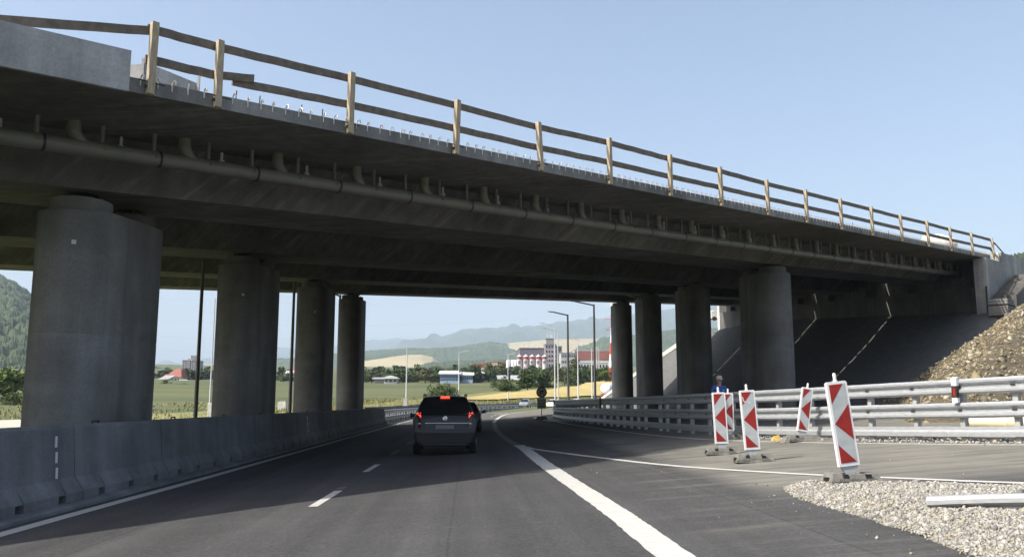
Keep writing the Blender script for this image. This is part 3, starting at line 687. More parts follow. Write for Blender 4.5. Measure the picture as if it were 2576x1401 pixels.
for i in range(ny - 1):
    for k in range(nx - 1):
        a = i * nx + k
        if I[i, k] or I[i + 1, k] or I[i, k + 1] or I[i + 1, k + 1]: mb.f.append((a, a + 1, a + nx + 1, a + nx)); mb.m.append(0)
tag(mb.build("gravel_bed", M['gravel_bed'], smooth=60), kind='structure')
n = 190000; x = rng.uniform(3.3, 10.5, n); y = rng.uniform(4.5, 12.5, n); k = inside(x, y) & ((edged(x, y) > .02) | (rng.random(n) < .5)); x, y = x[k], y[k]
vis = y > 5.6; x, y = x[vis], y[vis]
stones("gravel", np.stack([x, y, gh(x, y) + .004], 1), None, np.exp(rng.normal(-4.62, .5, len(x))), M['gravel'], .75)
# strays scattered on the asphalt
n = 1500; x = rng.uniform(2.3, 8.5, n); y = rng.uniform(6, 18, n); k = ~inside(x, y) & (rng.random(n) < np.clip(.03 + 1.3 * np.exp(-edged(x, y) * 3.2), 0, 1)); x, y = x[k], y[k]
stones("stray_stones", np.stack([x, y, ZR(x) + .006], 1), None, np.exp(rng.normal(-4.75, .5, len(x))), M['gravel'], .75)
# pale stones banked against the guard rail feet
# ---------------------------------------------------------------- guard rails
WB = [(0, -.155), (.05, -.150), (.083, -.115), (.083, -.075), (.012, -.03), (.012, .03), (.083, .075), (.083, .115), (.05, .150), (0, .155), (-.004, .155), (.045, .146), (.078, .113), (.078, .078), (.007, .031), (.007, -.031), (.078, -.078), (.078, -.113), (.045, -.146), (-.004, -.155)]
SB = [(0, -.10), (.05, -.10), (.055, -.03), (.055, -.01), (.02, .03), (.02, .10), (.014, .10), (.014, .028), (.049, -.012), (.049, -.035), (.044, -.094), (0, -.094)]
def sidevec(P, flip=1):
    out = []
    for i in range(len(P)):
        t = (P[min(i + 1, len(P) - 1)] - P[max(i - 1, 0)]); t.z = 0; t.normalize(); out.append(Vector((-t.y, t.x, 0)) * flip)
    return out
def guardrail(name, path, beams, label, zfun, pspace, pheight, flip=1, second=None, start=None):
    P0 = spline([(x, y, 0) for x, y in path], 14); P = [P0[0]]
    for p in P0[1:]:
        if (p - P[-1]).length > .5: P.append(p)
    for p in P: p.z = zfun(p.x, p.y)
    SD = sidevec(P, flip); root = thing(name, tuple(P[0]), label, "guard rail")
    for (h, prof, skip) in beams:
        Q = P[skip:]; mb = MB(); mb.sweep(prof, [p + Vector((0, 0, h)) for p in Q], SD[skip:])
        mb.build("beam", M['steel'], root, smooth=25)
        if prof is WB and len(Q) < 200:
            for i in range(5, len(Q) - 2, 7):
                b = MB(); b.sweep([(x + .006, y * 1.015) for x, y in prof], [Q[i] + Vector((0, 0, h)), Q[i] + (Q[i + 1] - Q[i]) * .6 + Vector((0, 0, h))], [SD[skip + i]] * 2); b.build("splice", M['steel'], root, smooth=25)
    acc = 0; nxt = .3; sp = 0
    for i in range(1, len(P)):
        acc += (P[i] - P[i - 1]).length
        if acc >= nxt:
            nxt += pspace; p = P[i] - SD[i] * .06; a = math.atan2(SD[i].y, SD[i].x); hh = pheight if i >= beams[-1][2] else beams[1][0] + .1
            mb = MB(); X = Matrix.Rotation(a, 3, 'Z')
            for c, dm in (((0, .05), (.11, .006)), ((0, -.05), (.11, .006)), ((.052, 0), (.006, .1))):
                q = X @ Vector((c[0] - .03, c[1], 0)); mb.box((p.x + q.x, p.y + q.y, p.z - .35 + (hh + .35) / 2), (dm[0], dm[1], hh + .35), M=X)
            mb.build("post", M['steel_dark'], root)
            if i % 2 == 0:
                for (h, prof, skip) in beams[1:]:
                    if i < skip: continue
                    b = MB(); q = P[i] + SD[i] * .02; b.box((q.x, q.y, q.z + h), (.03, .09, .03), M=X); b.build("bolt", M['ring'], root)
    return root, P, SD
GR = [(13.4, 11.6), (11.6, 14.1), (10.46, 15.9), (9.97, 16.9), (9.24, 18.8), (8.44, 20.85), (7.75, 23), (7.15, 26.5), (6.85, 30), (6.4, 37.5), (5.95, 47.7), (5.8, 55), (6.0, 61), (6.7, 66.5), (8.6, 71), (11.5, 74)]
GRr = GR[::-1]
gr, gP, gS = guardrail("guard_rail", GRr, [(.21, SB, 0), (.63, WB, 0), (1.10, WB, 22)], "three tier galvanised guard rail curving along the side road beneath the overpass", zroad, 1.33, 1.22, flip=-1)
# white stones under the near stretch
P = np.array([(p.x, p.y) for p in gP if p.y < 24]); n = 2600; i = rng.integers(0, len(P), n); px = P[i, 0] + rng.normal(.05, .22, n); py = P[i, 1] + rng.normal(.05, .22, n)
stones("shoulder_gravel", np.stack([px, py, np.array([zroad(a, b) for a, b in zip(px, py)]) + .01], 1), None, np.exp(rng.normal(-3.75, .4, n)), M['gravel'], .7)
GL = [(-6.62, 64.5)] + [B(-6.5, y) for y in (70, 78, 86, 95, 105, 118, 132, 148, 165, 185, 210, 235)]
gl, lP, lS = guardrail("guard_rail", GL, [(.45, WB, 0), (.46, WB, 0), (.95, WB, 0)], "long two tier guard rail along the far left edge of the bending road", zroad, 2.0, 1.05, flip=-1)
# pale slatted blocks between its posts read as a low concrete fence
mb = MB(); W2 = [(x - .95, y) for x, y in GL]
P = spline([(x, y, 0) for x, y in W2], 10)
for p in P: p.z = zroad(p.x, p.y)
mb.sweep([(0, -.4), (.25, -.4), (.17, 1.36), (.05, 1.36)], P, sidevec(P, 1))
tag(mb.build("concrete_wall", M['conc_new'], loc=tuple(P[0])), "low grey concrete wall behind the far left guard rail", "wall")
# sloping end of another guard rail buried in the gravel, lower right
root = thing("guard_rail_end", (4.72, 8.2, .3), "ramped down galvanised guard rail end sinking into the gravel in the lower right", "guard rail")
a, b_, c = Vector((4.62, 8.62, .36)), Vector((4.95, 8.35, .43)), Vector((9.4, 5.0, .95))
b_ = Vector((5.1, 8.1, .44))
mb = MB(); P = spline([a, b_, Vector((6.3, 7.1, .56)), Vector((8, 5.8, .78)), c], 6); SD = [Vector((-.62, -.78, 0))] * len(P)
mb.sweep([(x, y * .98) for x, y in WB], [p + Vector((0, 0, -.04)) for p in P], SD); mb.build("beam", M['steel'], root, smooth=25)
for t in (.5, .75, .97):
    q = P[int(t * (len(P) - 1))]; mb = MB(); mb.box((q.x + .1, q.y + .13, q.z - .35), (.1, .12, .7)); mb.build("post", M['steel_dark'], root)
# ---------------------------------------------------------------- concrete barriers on the left
prof = [(-.32, -.26), (.32, -.26), (.32, .0), (.17, .22), (.10, 1.0), (.07, 1.05), (-.07, 1.05), (-.10, 1.0), (-.17, .22), (-.32, .0)]
prof = [(a, b - .0) for a, b in prof]
SEGL = 4.0; bx = -6.58; y0 = 2.6; k = 0; y = -5.4
WEAR = ["smooth bluish segment nearest the camera", "segment", ]
while y < 64:
    rt = bx
    lab = {0: None}
    root = thing("concrete_barrier", (bx, y, -.2), "", "barrier", "concrete barrier segments along the left road edge")
    mb = MB(); n = 4
    # one unit with four drain openings cut under its foot, built in slices
    ycuts = [0]; op = []
    for j in range(3):
        c = .72 + j * 1.28; ycuts += [c - .12, c + .12]; op += [c]
    ycuts.append(SEGL - .03)
    for j in range(len(ycuts) - 1):
        ya, yb = y + ycuts[j], y + ycuts[j + 1]; hole = j % 2 == 1
        if not hole: mb.sweep([(p, q) for p, q in prof], [(bx, ya, 0), (bx, yb, 0)], [(1, 0, 0)] * 2)
        else:
            pp = [(-.32, -.26), (.13, -.26), (.13, -.02), (.305, -.02)] + prof[3:]
            mb.sweep(pp, [(bx, ya, 0), (bx, yb, 0)], [(1, 0, 0)] * 2)
    mb.build("body", M['conc_new'], root)
    mb = MB(); mb.tube([(bx, y + .9, 1.03), (bx, y + .9, 1.09), (bx, y + 1.15, 1.09), (bx, y + 1.15, 1.03)], .015, 6); mb.build("lifting_eye", M['ring'], root)
    root['idx'] = k; k += 1; y += SEGL
bars = [o for o in C.objects if o.name.startswith("concrete_barrier")]
for o in bars:
    i = int(o['idx']); del o['idx']; yy = o.location.y
    if yy < 6: o['label'] = "grey concrete barrier segment beside the camera, mostly out of frame at left"
    elif yy < 10: o['label'] = "smooth bluish grey concrete barrier segment at the left frame edge"
    elif yy < 14: o['label'] = "concrete barrier segment with white reflector strips in front of the nearest pier"
    elif yy < 18: o['label'] = "shaded concrete barrier segment just past the white reflector strips"
    elif yy < 22: o['label'] = "shaded concrete barrier segment before the near lamp pole behind it"
    elif yy > 60: o['label'] = "last concrete barrier segment, touching the start of the far guard rail"
    elif yy > 56: o['label'] = "concrete barrier segment one before the start of the far guard rail"
    else: o['label'] = "streaked shaded concrete barrier segment in the row between second pier and guard rail"
def strip(yy):
    par = [o for o in bars if o.location.y <= yy < o.location.y + SEGL][0]
    for zz in (.32, .56, .80):
        mb = MB(); t = (zz - .22) / .78; xx = bx + .17 - .07 * t; mb.bar((xx + .012, yy, zz - .085), (xx + .005, yy, zz + .085), .012, .06, up=(0, 1, 0)); mb.build("reflector_strip", M['white_pl'], par)
strip(13.95); strip(35.0)

# pale stony tip of the nose behind the round sign
P_ = [p for p in gP if 50 < p.y < 72]
mb = MB()
for i, p in enumerate(P_):
    t = i / (len(P_) - 1); x1 = p.x - .05; x0 = x1 - (.15 + .75 * math.sin(math.pi * min(1, t * 1.05)) )
    for x in (x0, x1): mb.v.append((x, p.y, zroad(x, p.y) + .012))
for i in range(len(P_) - 1): mb.f.append((2 * i, 2 * i + 1, 2 * i + 3, 2 * i + 2)); mb.m.append(0)
tag(mb.build("nose_gravel", mat("pale_nose", (.42, .39, .32), .95, .2, 8), fix=False), kind='structure')
# ---------------------------------------------------------------- traffic delineator boards
DX0 = []
def delineator(loc, h, lean, turn, label, base=True, name="delineator_board"):
    root = thing(name, loc, label, "delineator", "red and white delineator boards on rubber feet")
    root.rotation_euler = (0, 0, turn)
    k = h / 1.06; zb = .125; w = .265 * k; L = 1.06 * k + .075
    Y = Matrix.Rotation(lean, 4, 'Y')
    def put(mb, nm, m, par=root, sm=None):
        o = mb.build(nm, m, None, smooth=sm); o.data.transform(Y); o.parent = par; return o
    mb = MB(); hw = w / 2
    mb.prism([(-hw, 0, zb + .105), (hw, 0, zb + .105), (hw, 0, zb + L - .02), (hw - .02, 0, zb + L), (-hw + .02, 0, zb + L), (-hw, 0, zb + L - .02)], (0, -.032, 0), (0, .032, 0))
    fr = put(mb, "frame", M['white_pl'])
    mb = MB(); mb.prism([(-hw * .86, 0, zb + .104), (-.05, 0, zb - .02), (-.05, 0, zb - .12), (.05, 0, zb - .12), (.05, 0, zb - .02), (hw * .86, 0, zb + .104)], (0, -.018, 0), (0, .018, 0)); put(mb, "tail", M['board_w'])
    x0, x1, z1, z0 = -hw + .028, hw - .028, zb + L - .035, zb + .15
    pt = lambda a, b: (x0 + (x1 - x0) * a, 0, z1 + (z0 - z1) * b)
    mb = MB(); mb.prism([pt(0, 0), pt(0, 1), pt(1, 1), pt(1, 0)], (0, -.0345, 0), (0, -.030, 0)); put(mb, "white_face", M['board_w'])
    mb = MB()
    for t in ([(0, 0), (.85, 0), (0, .245)], [(1, .265), (1, .72), (0, .5)], [(0, .765), (.97, 1), (0, 1)]): mb.prism([pt(*q) for q in t], (0, -.0365, 0), (0, -.033, 0))
    put(mb, "red_chevrons", M['board_r'])
    mb = MB(); mb.lathe([(.030, zb + L - .01), (.030, zb + L + .015), (.022, zb + L + .02), (.022, zb + L + .10), (.014, zb + L + .112)], n=12); put(mb, "lamp_peg", M['white_pl'], sm=40)
    if base:
        mb = MB(); q = 1.0
        def lump(cx, cy, a, b, hh, ta, tb):
            mb.hexa([(cx - a, cy - b, 0), (cx + a, cy - b, 0), (cx + a, cy + b, 0), (cx - a, cy + b, 0), (cx - ta, cy - tb, hh), (cx + ta, cy - tb, hh), (cx + ta, cy + tb, hh), (cx - ta, cy + tb, hh)])
        mb.box((0, 0, .022), (.72, .38, .044))
        for sx in (-1, 1): lump(sx * .245, 0, .115, .19, .14, .06, .12)
        lump(0, -.12, .12, .09, .135, .10, .05); lump(0, .12, .12, .09, .135, .10, .05)
        mb.box((0, -.185, .06), (.52, .02, .035)); mb.box((0, .185, .06), (.52, .02, .035))
        mb.build("foot", M['rubber'], None).parent = root
        for c, d in (((-.155, -.15, .09), (.06, .06, .085)), ((.155, -.15, .09), (.06, .06, .085)), ((-.345, -.02, .05), (.05, .09, .07))): mb = MB(); mb.box(c, d); mb.build("foot_slot", M['black'], None).parent = root
    return root
gz = lambda x, y: zr(x)
delineator((5.0, 11.2, .36), 1.13, R(-6.5), R(3), "largest red and white delineator board, leaning left on the gravel tip")
delineator((5.35, 16.15, gz(5.35, 0)), 1.14, R(-3.5), R(-2), "red and white delineator board with a scratched upper red triangle, on dusty asphalt")
delineator((5.44, 18.45, gz(5.44, 0)), 1.12, R(-2), R(-4), "dirty red and white delineator board standing in front of the man in blue")
delineator((7.05, 23.2, gz(7.05, 0)), 1.05, R(0), R(-8), "shaded small delineator board against the guard rail, between two larger boards", base=True)
delineator((7.95, 20.45, gz(7.9, 0) + .02), 1.08, R(10), R(2), "delineator board tilted right beside the guard rail on a loose heap")
sc = [o for o in C.objects if o.get('label', '').startswith("red and white delineator board with a scratched")][0]
mb = MB()
for x0, z0, x1, z1 in ((-.10, 1.13, -.085, 1.05), (-.085, 1.05, -.04, 1.02), (-.01, 1.025, .04, 1.005)): mb.bar((x0, -.039, z0 + .09), (x1, -.039, z1 + .09), .014, .003, up=(0, 1, 0))
o = mb.build("scratches", M['white_pl'], None); o.data.transform(Matrix.Rotation(R(-3.5), 4, 'Y')); o.parent = sc
# scrap heap under the tilted board
mb = MB()
for dx, dy, h, s in ((-.25, .05, .12, .22), (.2, -.03, .15, .26), (.55, -.15, .10, .24)):
    mb.hexa([(7.95 + dx - s, 20.4 + dy - .16, .46), (7.95 + dx + s, 20.4 + dy - .16, .46), (7.95 + dx + s, 20.4 + dy + .16, .46), (7.95 + dx - s, 20.4 + dy + .16, .46), (7.95 + dx - s * .5, 20.4 + dy - .1, .49 + h), (7.95 + dx + s * .6, 20.4 + dy - .1, .49 + h), (7.95 + dx + s * .5, 20.4 + dy + .1, .48 + h), (7.95 + dx - s * .6, 20.4 + dy + .1, .49 + h)])
tag(mb.build("broken_foot", M['rubber'], loc=(7.95, 20.4, .49)), "broken grey rubber feet heaped under the tilted delineator board", "rubber foot")
mb = MB(); p0 = Vector((7.45, 20.75, .50)); mb.hexa([p0 + Vector(q) for q in [(-.12, -.08, 0), (.12, -.06, 0), (.14, .1, 0), (-.1, .09, 0), (-.06, -.04, .11), (.07, -.02, .14), (.08, .05, .12), (-.05, .05, .10)]])
tag(mb.build("yellow_stone", mat("yellow_stone", (.55, .38, .10), .8, .2, 20), loc=tuple(p0)), "yellow ochre stone beside the tilted delineator board", "stone")
# ---------------------------------------------------------------- marker posts on the guard rail
def marker(i_y, label, dark=False):
    j = min(range(len(gP)), key=lambda i: abs(gP[i].y - i_y)); p = gP[j] + gS[j] * .10
    root = thing("marker_post", (p.x, p.y, p.z + .78), label, "marker post"); a = math.atan2(gS[j].y, gS[j].x); root.rotation_euler = (0, 0, a)
    def pr(z0, z1, m, nm, sl0=0, sl1=0):
        mb = MB(); mb.hexa([(-.02, -.06, z0), (.05, -.06, z0 + sl0), (.05, .06, z0 + sl0), (-.02, .06, z0), (-.02, -.06, z1), (.05, -.06, z1 + sl1), (.05, .06, z1 + sl1), (-.02, .06, z1)]); o = mb.build(nm, m); o.parent = root
    wm = M['black'] if dark else M['white_pl']
    pr(0, .10, wm, "lower_section"); pr(.10, .34, M['black'], "black_band", 0, 0); pr(.34, .52, wm, "cap", 0, -.03)
    mb = MB(); mb.box((.052, .0, .22), (.006, .05, .18)); o = mb.build("reflector", M['board_r']); o.parent = root
marker(17.0, "white marker post with black band and red reflector, on the sunlit guard rail")
marker(40.5, "dark marker post on top of the shaded guard rail left of the piers", True)
marker(58.5, "dark marker post at the far end of the guard rail top beam", True)
# ---------------------------------------------------------------- sign
sg = thing("traffic_sign", (4.9, 58.2, .27), "round no right turn sign above a text plate on a portable foot", "traffic sign")
X = Matrix.Rotation(R(90), 3, 'X'); c = Vector((4.9, 58.2, 2.12))
mb = MB(); mb.lathe([(.36, -.012), (.36, .012)], c, 36, M=X); mb.build("back_plate", M['black'], sg)
mb = MB(); mb.lathe([(.345, .013), (.345, .016)], c, 36, M=X); mb.build("red_border", M['sign_red'], sg)
mb = MB(); mb.lathe([(.285, .017), (.285, .020)], c, 36, M=X); mb.build("face", M['sign_grey'], sg)
mb = MB(); f = lambda x, z: (c.x + x, c.y, c.z + z)
mb.prism([f(-.13, -.2), f(-.05, -.2), f(-.05, .02), f(.02, .05), f(.02, -.03), f(.17, .09), f(.02, .19), f(.02, .12), f(-.13, .06)], (0, -.024, 0), (0, -.021, 0)); mb.build("arrow", M['black'], sg)
mb = MB(); mb.bar(f(-.2, .2), f(.2, -.2), .05, .05, up=(0, 1, 0)); o = mb.build("slash", M['sign_red'], sg); o.data.transform(Matrix.Translation((0, -.003, 0)))
mb = MB(); mb.box((4.9, 58.2, 1.37), (.60, .02, .68)); plate = mb.build("text_plate", M['sign_grey'], sg)
def text(body, size, loc, m, par, rot=(R(90), 0, 0), name="lettering", ext=.003):
    cu = bpy.data.curves.new(name, 'FONT'); cu.body = body; cu.size = size; cu.align_x = 'CENTER'; cu.align_y = 'CENTER'; cu.extrude = ext
    t = bpy.data.objects.new(name, cu); C.objects.link(t); dg = bpy.context.evaluated_depsgraph_get(); me = bpy.data.meshes.new_from_object(t.evaluated_get(dg)); bpy.data.objects.remove(t)
    o = bpy.data.objects.new(name, me); C.objects.link(o); me.materials.clear(); me.materials.append(m)
    me.transform(Matrix.Rotation(rot[2], 4, 'Z') @ Matrix.Rotation(rot[0], 4, 'X')); off = Vector(loc); q = par
    while q is not None: off -= q.location; q = q.parent
    o.parent = par; o.location = off; return o
for i, w in enumerate(("okrem", "vozidiel", "stavby")): text(w, .20, (4.9, 58.185, 1.58 - i * .2), M['black'], plate)
mb = MB(); mb.tube([(4.9, 58.24, .3), (4.9, 58.24, 2.45)], .03, 10); mb.build("pole", M['steel_dark'], sg)
mb = MB(); mb.hexa([(4.5, 58.0, .27), (5.3, 58.0, .27), (5.3, 58.45, .27), (4.5, 58.45, .27), (4.6, 58.06, .50), (5.2, 58.06, .50), (5.2, 58.4, .50), (4.6, 58.4, .50)]); mb.build("foot", M['rubber'], sg)
# ---------------------------------------------------------------- lamp posts
def lamp(base, H, arm, side, mdl, label, pole_r=.075, head=True, group=None, name="lamp_post", cap=True):
    root = thing(name, base, label, "lamp post", group); x, y, z = base; pm = M[mdl]
    mb = MB(); mb.tube([(x, y, z), (x, y, z + 1.1), (x, y, z + 1.15), (x, y, z + H)], [pole_r * 1.35, pole_r * 1.3, pole_r * 1.1, pole_r * .8], 10); mb.build("pole", pm, root, smooth=50)
    if arm:
        e = Vector((x + side * arm, y, z + H + .16 * arm)); mb = MB(); mb.tube([(x, y, z + H - .1), e], pole_r * .62, 8); mb.build("arm", pm, root, smooth=50)
        if head:
            mb = MB(); d = Vector((side, 0, .12)).normalized(); L = max(.8, arm * .3)
            for t, w, h in ((0, .10, .10), (.3, .2, .12), (.8, .17, .08), (1, .06, .03)):
                p = e + d * (L * t); mb.v += [(p.x, p.y - w, p.z - h / 2), (p.x, p.y + w, p.z - h / 2), (p.x, p.y + w, p.z + h / 2), (p.x, p.y - w, p.z + h / 2)]
            for i in range(3):
                for k in range(4): mb.f.append((i * 4 + k, i * 4 + (k + 1) % 4, i * 4 + 4 + (k + 1) % 4, i * 4 + 4 + k)); mb.m.append(0)
            mb.f += [(0, 1, 2, 3), (12, 13, 14, 15)]; mb.m += [0, 0]; mb.build("lamp_head", pm, root)
    return root
def lamp_px(u, vtop, Y, ue, ve, mdl, label, r=.085, z0=None, group="street lamps"):
    t = at(u, vtop, Y); e = at(ue, ve, Y); z = float(zt(t.x, t.y)) if z0 is None else z0
    return lamp((t.x, Y, z), t.z - z, abs(e.x - t.x) * .74, 1 if ue > u else -1, mdl, label, r)
lamp_px(514, 618, 34, 508, 610, 'pole_dark', "bronze pole just past the nearest left pier, rising under the deck", .075, z0=-.4).children[1]
lamp_px(741, 706, 48, 737, 700, 'pole_dark', "dark pole between the second and third left piers", .09, z0=-.3)
lamp_px(856, 742, 63, 838, 741, 'pole_dark', "dark pole with short arm between the third and fourth left piers", .10, z0=0)
lamp_px(1600, 746, 73, 1594, 744, 'pole_dark', "slender dark pole between the two farthest right piers", .09, z0=.6)
lamp_px(1494, 766, 96, 1428, 762, 'lampdark', "tallest dark street lamp with its arm reaching left under the deck", .13, z0=.9)
lamp_px(1428, 791, 110, 1381, 788, 'lampdark', "second tallest dark street lamp, left of the tallest one", .14, z0=.9)
lamp_px(1395, 818, 128, 1360, 812, 'lampgrey', "grey street lamp left of another close behind the round sign", .085, z0=.9)
lamp_px(1403, 831, 134, 1362, 828, 'lampgrey', "grey street lamp close right of its neighbour behind the white cars", .085, z0=.9)
lamp_px(1453, 852, 150, 1423, 847, 'lampgrey', "thin grey street lamp between the two tall dark lamps", .11, z0=1.0)
lamp_px(1488, 874, 170, 1465, 870, 'lampgrey', "short grey street lamp just left of the lattice pylon", .11, z0=1.2)
lamp_px(541, 750, 84, 566, 745, 'lampgrey', "silver street lamp on a concrete block, seen between the first two left piers", .07)
lamp_px(1024, 873, 150, 1048, 869, 'lampgrey', "silver street lamp in the field above the left tail lamp of the car", .10)
lamp_px(1155, 885, 178, 1178, 881, 'lampgrey', "silver street lamp in front of the blue and white sheds", .10)
lamp_px(1278, 891, 196, 1294, 888, 'lampgrey', "silver street lamp left of the white silos", .10)
def block(u0, u1, v0, v1, Y, label):
    a, b = at(u0, v1, Y), at(u1, v0, Y); mb = MB(); w = b.x - a.x
    mb.hexa([(a.x, Y, a.z - 1), (b.x, Y, a.z - 1), (b.x, Y + 1.4, a.z - 1), (a.x, Y + 1.4, a.z - 1), (a.x + .03, Y + .03, b.z), (b.x - .03, Y + .03, b.z), (b.x - .03, Y + 1.37, b.z), (a.x + .03, Y + 1.37, b.z)])
    for t in (.3, .5, .7): mb.tube([(a.x + w * t, Y + .5, b.z - .02), (a.x + w * t, Y + .5, b.z + .12)], .03, 6)
    tag(mb.build("concrete_block", M['white_conc'], loc=((a.x + b.x) / 2, Y + .7, a.z)), label, "concrete block")
block(520, 556, 1012, 1049, 79, "concrete foundation block at the foot of the silver lamp between piers"); block(697, 719, 1010, 1034, 96, "concrete foundation block right of the second left pier"); block(1014, 1025, 1003, 1019, 112, "small concrete block at the foot of the lamp by the car")
# ---------------------------------------------------------------- pallet of slabs, stair, pipes, stand pipe at right
p = bp(47.75, 5.85); pz_ = float(emb_h(p.x, p.y)) + .06; ang = math.atan2(DY, DX)
root = thing("slab_pallet", (p.x, p.y, pz_), "strapped pallet of pale concrete slabs standing against the wing wall", "pallet")
for i, (w, h0, h1, nm, m) in enumerate(((1.62, 0, .12, "pallet", M['wood']), (1.45, .12, .64, "slabs", M['fascia']), (1.55, .66, .74, "top_pallet", M['wood']), (1.5, .74, 1.05, "slabs", M['fascia']))):
    mb = MB()
    if nm == "slabs":
        n_ = 4 if h1 < 1 else 2
        for j in range(n_):
            z0 = h0 + (h1 - h0) * j / n_
            for q in range(2): mb.box((p.x + math.cos(ang) * (q - .5) * .74, p.y + math.sin(ang) * (q - .5) * .74, pz_ + z0 + (h1 - h0) / n_ / 2), (.72, 1.0, (h1 - h0) / n_ - .02), rz=ang)
    else:
        for q in (-.62, 0, .62): mb.box((p.x + math.cos(ang) * q, p.y + math.sin(ang) * q, pz_ + (h0 + h1) / 2 - .02), (.14, 1.05, h1 - h0 - .04), rz=ang)
        mb.box((p.x, p.y, pz_ + h1 - .015), (w, 1.05, .03), rz=ang)
    mb.build(nm, m, root)
st = thing("concrete_steps", tuple(bp(52, 5.8, 7)), "stepped concrete channel climbing beside the wing wall at right", "steps")
mb = MB()
for k in range(13):
    s = 49.3 + k * .42; a = bp(s, 5.75); mb.box((a.x, a.y, 6.75 + k * .15), (.44, 1.2, 1.9), rz=ang)
mb.build("treads", M['conc_wall'], st)
def big_pipe(a, b, r, label):
    root = thing("cream_pipe", tuple(a), label, "pipe"); a, b = Vector(a), Vector(b); mb = MB(); mb.tube([a, b], r, 18); mb.build("body", M['cream'], root, smooth=40)
    d = (b - a); 
    for t in (.02, .34, .67, .98): mb = MB(); c_ = a + d * t; mb.tube([c_ - d.normalized() * .06, c_ + d.normalized() * .06], r * 1.09, 18); mb.build("collar", M['cream'], root, smooth=40)
M['cream'] = mat("cream_plastic", (.66, .60, .40), .5, .06, 3)
a = at(2428, 1062, 18.6); b_ = at(2640, 1060, 17.3); big_pipe((a.x, a.y, a.z), (b_.x + .6, b_.y - .4, b_.z), .13, "upper cream plastic pipe lying behind the guard rail at right")
a = at(2488, 1099, 18.2); b_ = at(2640, 1108, 16.9); big_pipe((a.x, a.y, a.z - .02), (b_.x + .6, b_.y - .4, b_.z), .10, "lower cream plastic pipe on the ground behind the guard rail at right")
q = at(2472, 1108, 18.0); root = thing("red_prop", tuple(q), "small red metal prop foot behind the guard rail posts", "prop")
for dx in (-.06, .06): mb = MB(); mb.tube([q + Vector((dx, 0, -.05)), q + Vector((dx, 0, .2))], .05, 10); mb.tube([q + Vector((dx, 0, -.06)), q + Vector((dx, 0, -.03))], .07, 10); mb.build("tube", M['board_r'], root, smooth=40)
# far machine beside the distant wing wall
q = at(1808, 808, 112); root = thing("site_trailer", tuple(q), "pale site trailer with a dull yellow end on the far embankment crest", "trailer")
mb = MB(); mb.box((q.x - .6, q.y, q.z + .75), (1.3, 2.2, .9)); mb.box((q.x - .5, q.y, q.z + 1.3), (.9, 1.6, .25)); mb.build("body", M['white_conc'], root)
mb = MB(); mb.box((q.x + .55, q.y, q.z + .7), (.9, 2.0, 1.0)); mb.box((q.x + .55, q.y, q.z + 1.25), (.7, 1.8, .12)); mb.build("end", mat("dull_yellow", (.33, .27, .13), .7, .2, 4), root)
for dx in (-.9, .1, .8): mb = MB(); mb.lathe([(.28, -.12), (.28, .12)], (q.x + dx, q.y - 1.1, q.z + .25), 14, M=Matrix.Rotation(R(90), 3, 'X')); mb.build("wheel", M['tyre'], root)
# ---------------------------------------------------------------- vehicles
def carpaint(name, col, rough=.28, metal=.3):
    m, n, l, b = new_mat(name); b.inputs['Base Color'].default_value = (*col, 1); b.inputs['Roughness'].default_value = rough; b.inputs['Metallic'].default_value = metal; b.inputs['Coat Weight'].default_value = .25; b.inputs['Coat Roughness'].default_value = .08
    return m
# stations from the tail: y, underside, belt, top, half widths low / belt / top
MPV = [(0, .34, .66, .70, .70, .80, .70), (.02, .27, .72, .78, .76, .84, .78), (.07, .25, .92, .98, .80, .875, .84), (.13, .25, .98, 1.10, .82, .885, .80), (.24, .25, 1.0, 1.30, .83, .89, .745), (.40, .24, 1.0, 1.53, .84, .895, .665), (.58, .23, 1.0, 1.60, .85, .90, .635), (1.2, .21, .99, 1.645, .86, .90, .63), (2.3, .21, .97, 1.635, .86, .90, .63), (2.85, .21, .96, 1.56, .86, .90, .645), (3.3, .21, .95, 1.28, .86, .89, .72), (3.62, .21, .93, 1.02, .86, .88, .78), (4.1, .22, .82, .88, .84, .85, .72), (4.38, .24, .66, .72, .76, .78, .64), (4.47, .30, .58, .62, .64, .66, .55)]
HATCH = [(0, .34, .62, .68, .68, .76, .66), (.05, .25, .85, .92, .76, .83, .78), (.18, .22, .92, 1.12, .80, .85, .72), (.5, .20, .93, 1.42, .81, .86, .60), (1.1, .19, .92, 1.475, .82, .86, .57), (1.9, .19, .90, 1.465, .82, .86, .57), (2.4, .19, .89, 1.37, .82, .86, .60), (2.85, .19, .88, 1.08, .82, .85, .70), (3.1, .19, .86, .95, .82, .84, .74), (3.7, .20, .76, .83, .80, .82, .68), (4.0, .23, .62, .68, .74, .76, .60), (4.12, .28, .54, .58, .62, .64, .52)]
def ring(st):
    y, zb, zl, zt_, wl_, wb, wt = st
    h = [(0, zb), (.78 * wl_, zb), (wl_, zb + .10), (max(wl_, (wl_ + wb) / 2) + .005, (zb + zl) * .52), (wb, zl - .04), (wb * .985, zl), (wt, zt_ - .075 if zt_ - zl > .15 else zt_ - .02), (wt * .86, zt_ - .018), (wt * .45, zt_ - .002), (0, zt_)]
    return [(x, y, z) for x, z in h] + [(-x, y, z) for x, z in h[-2:0:-1]]
def interp(stn, y, idx):
    ysn = [s[0] for s in stn]; return float(np.interp(y, ysn, [s[idx] for s in stn]))
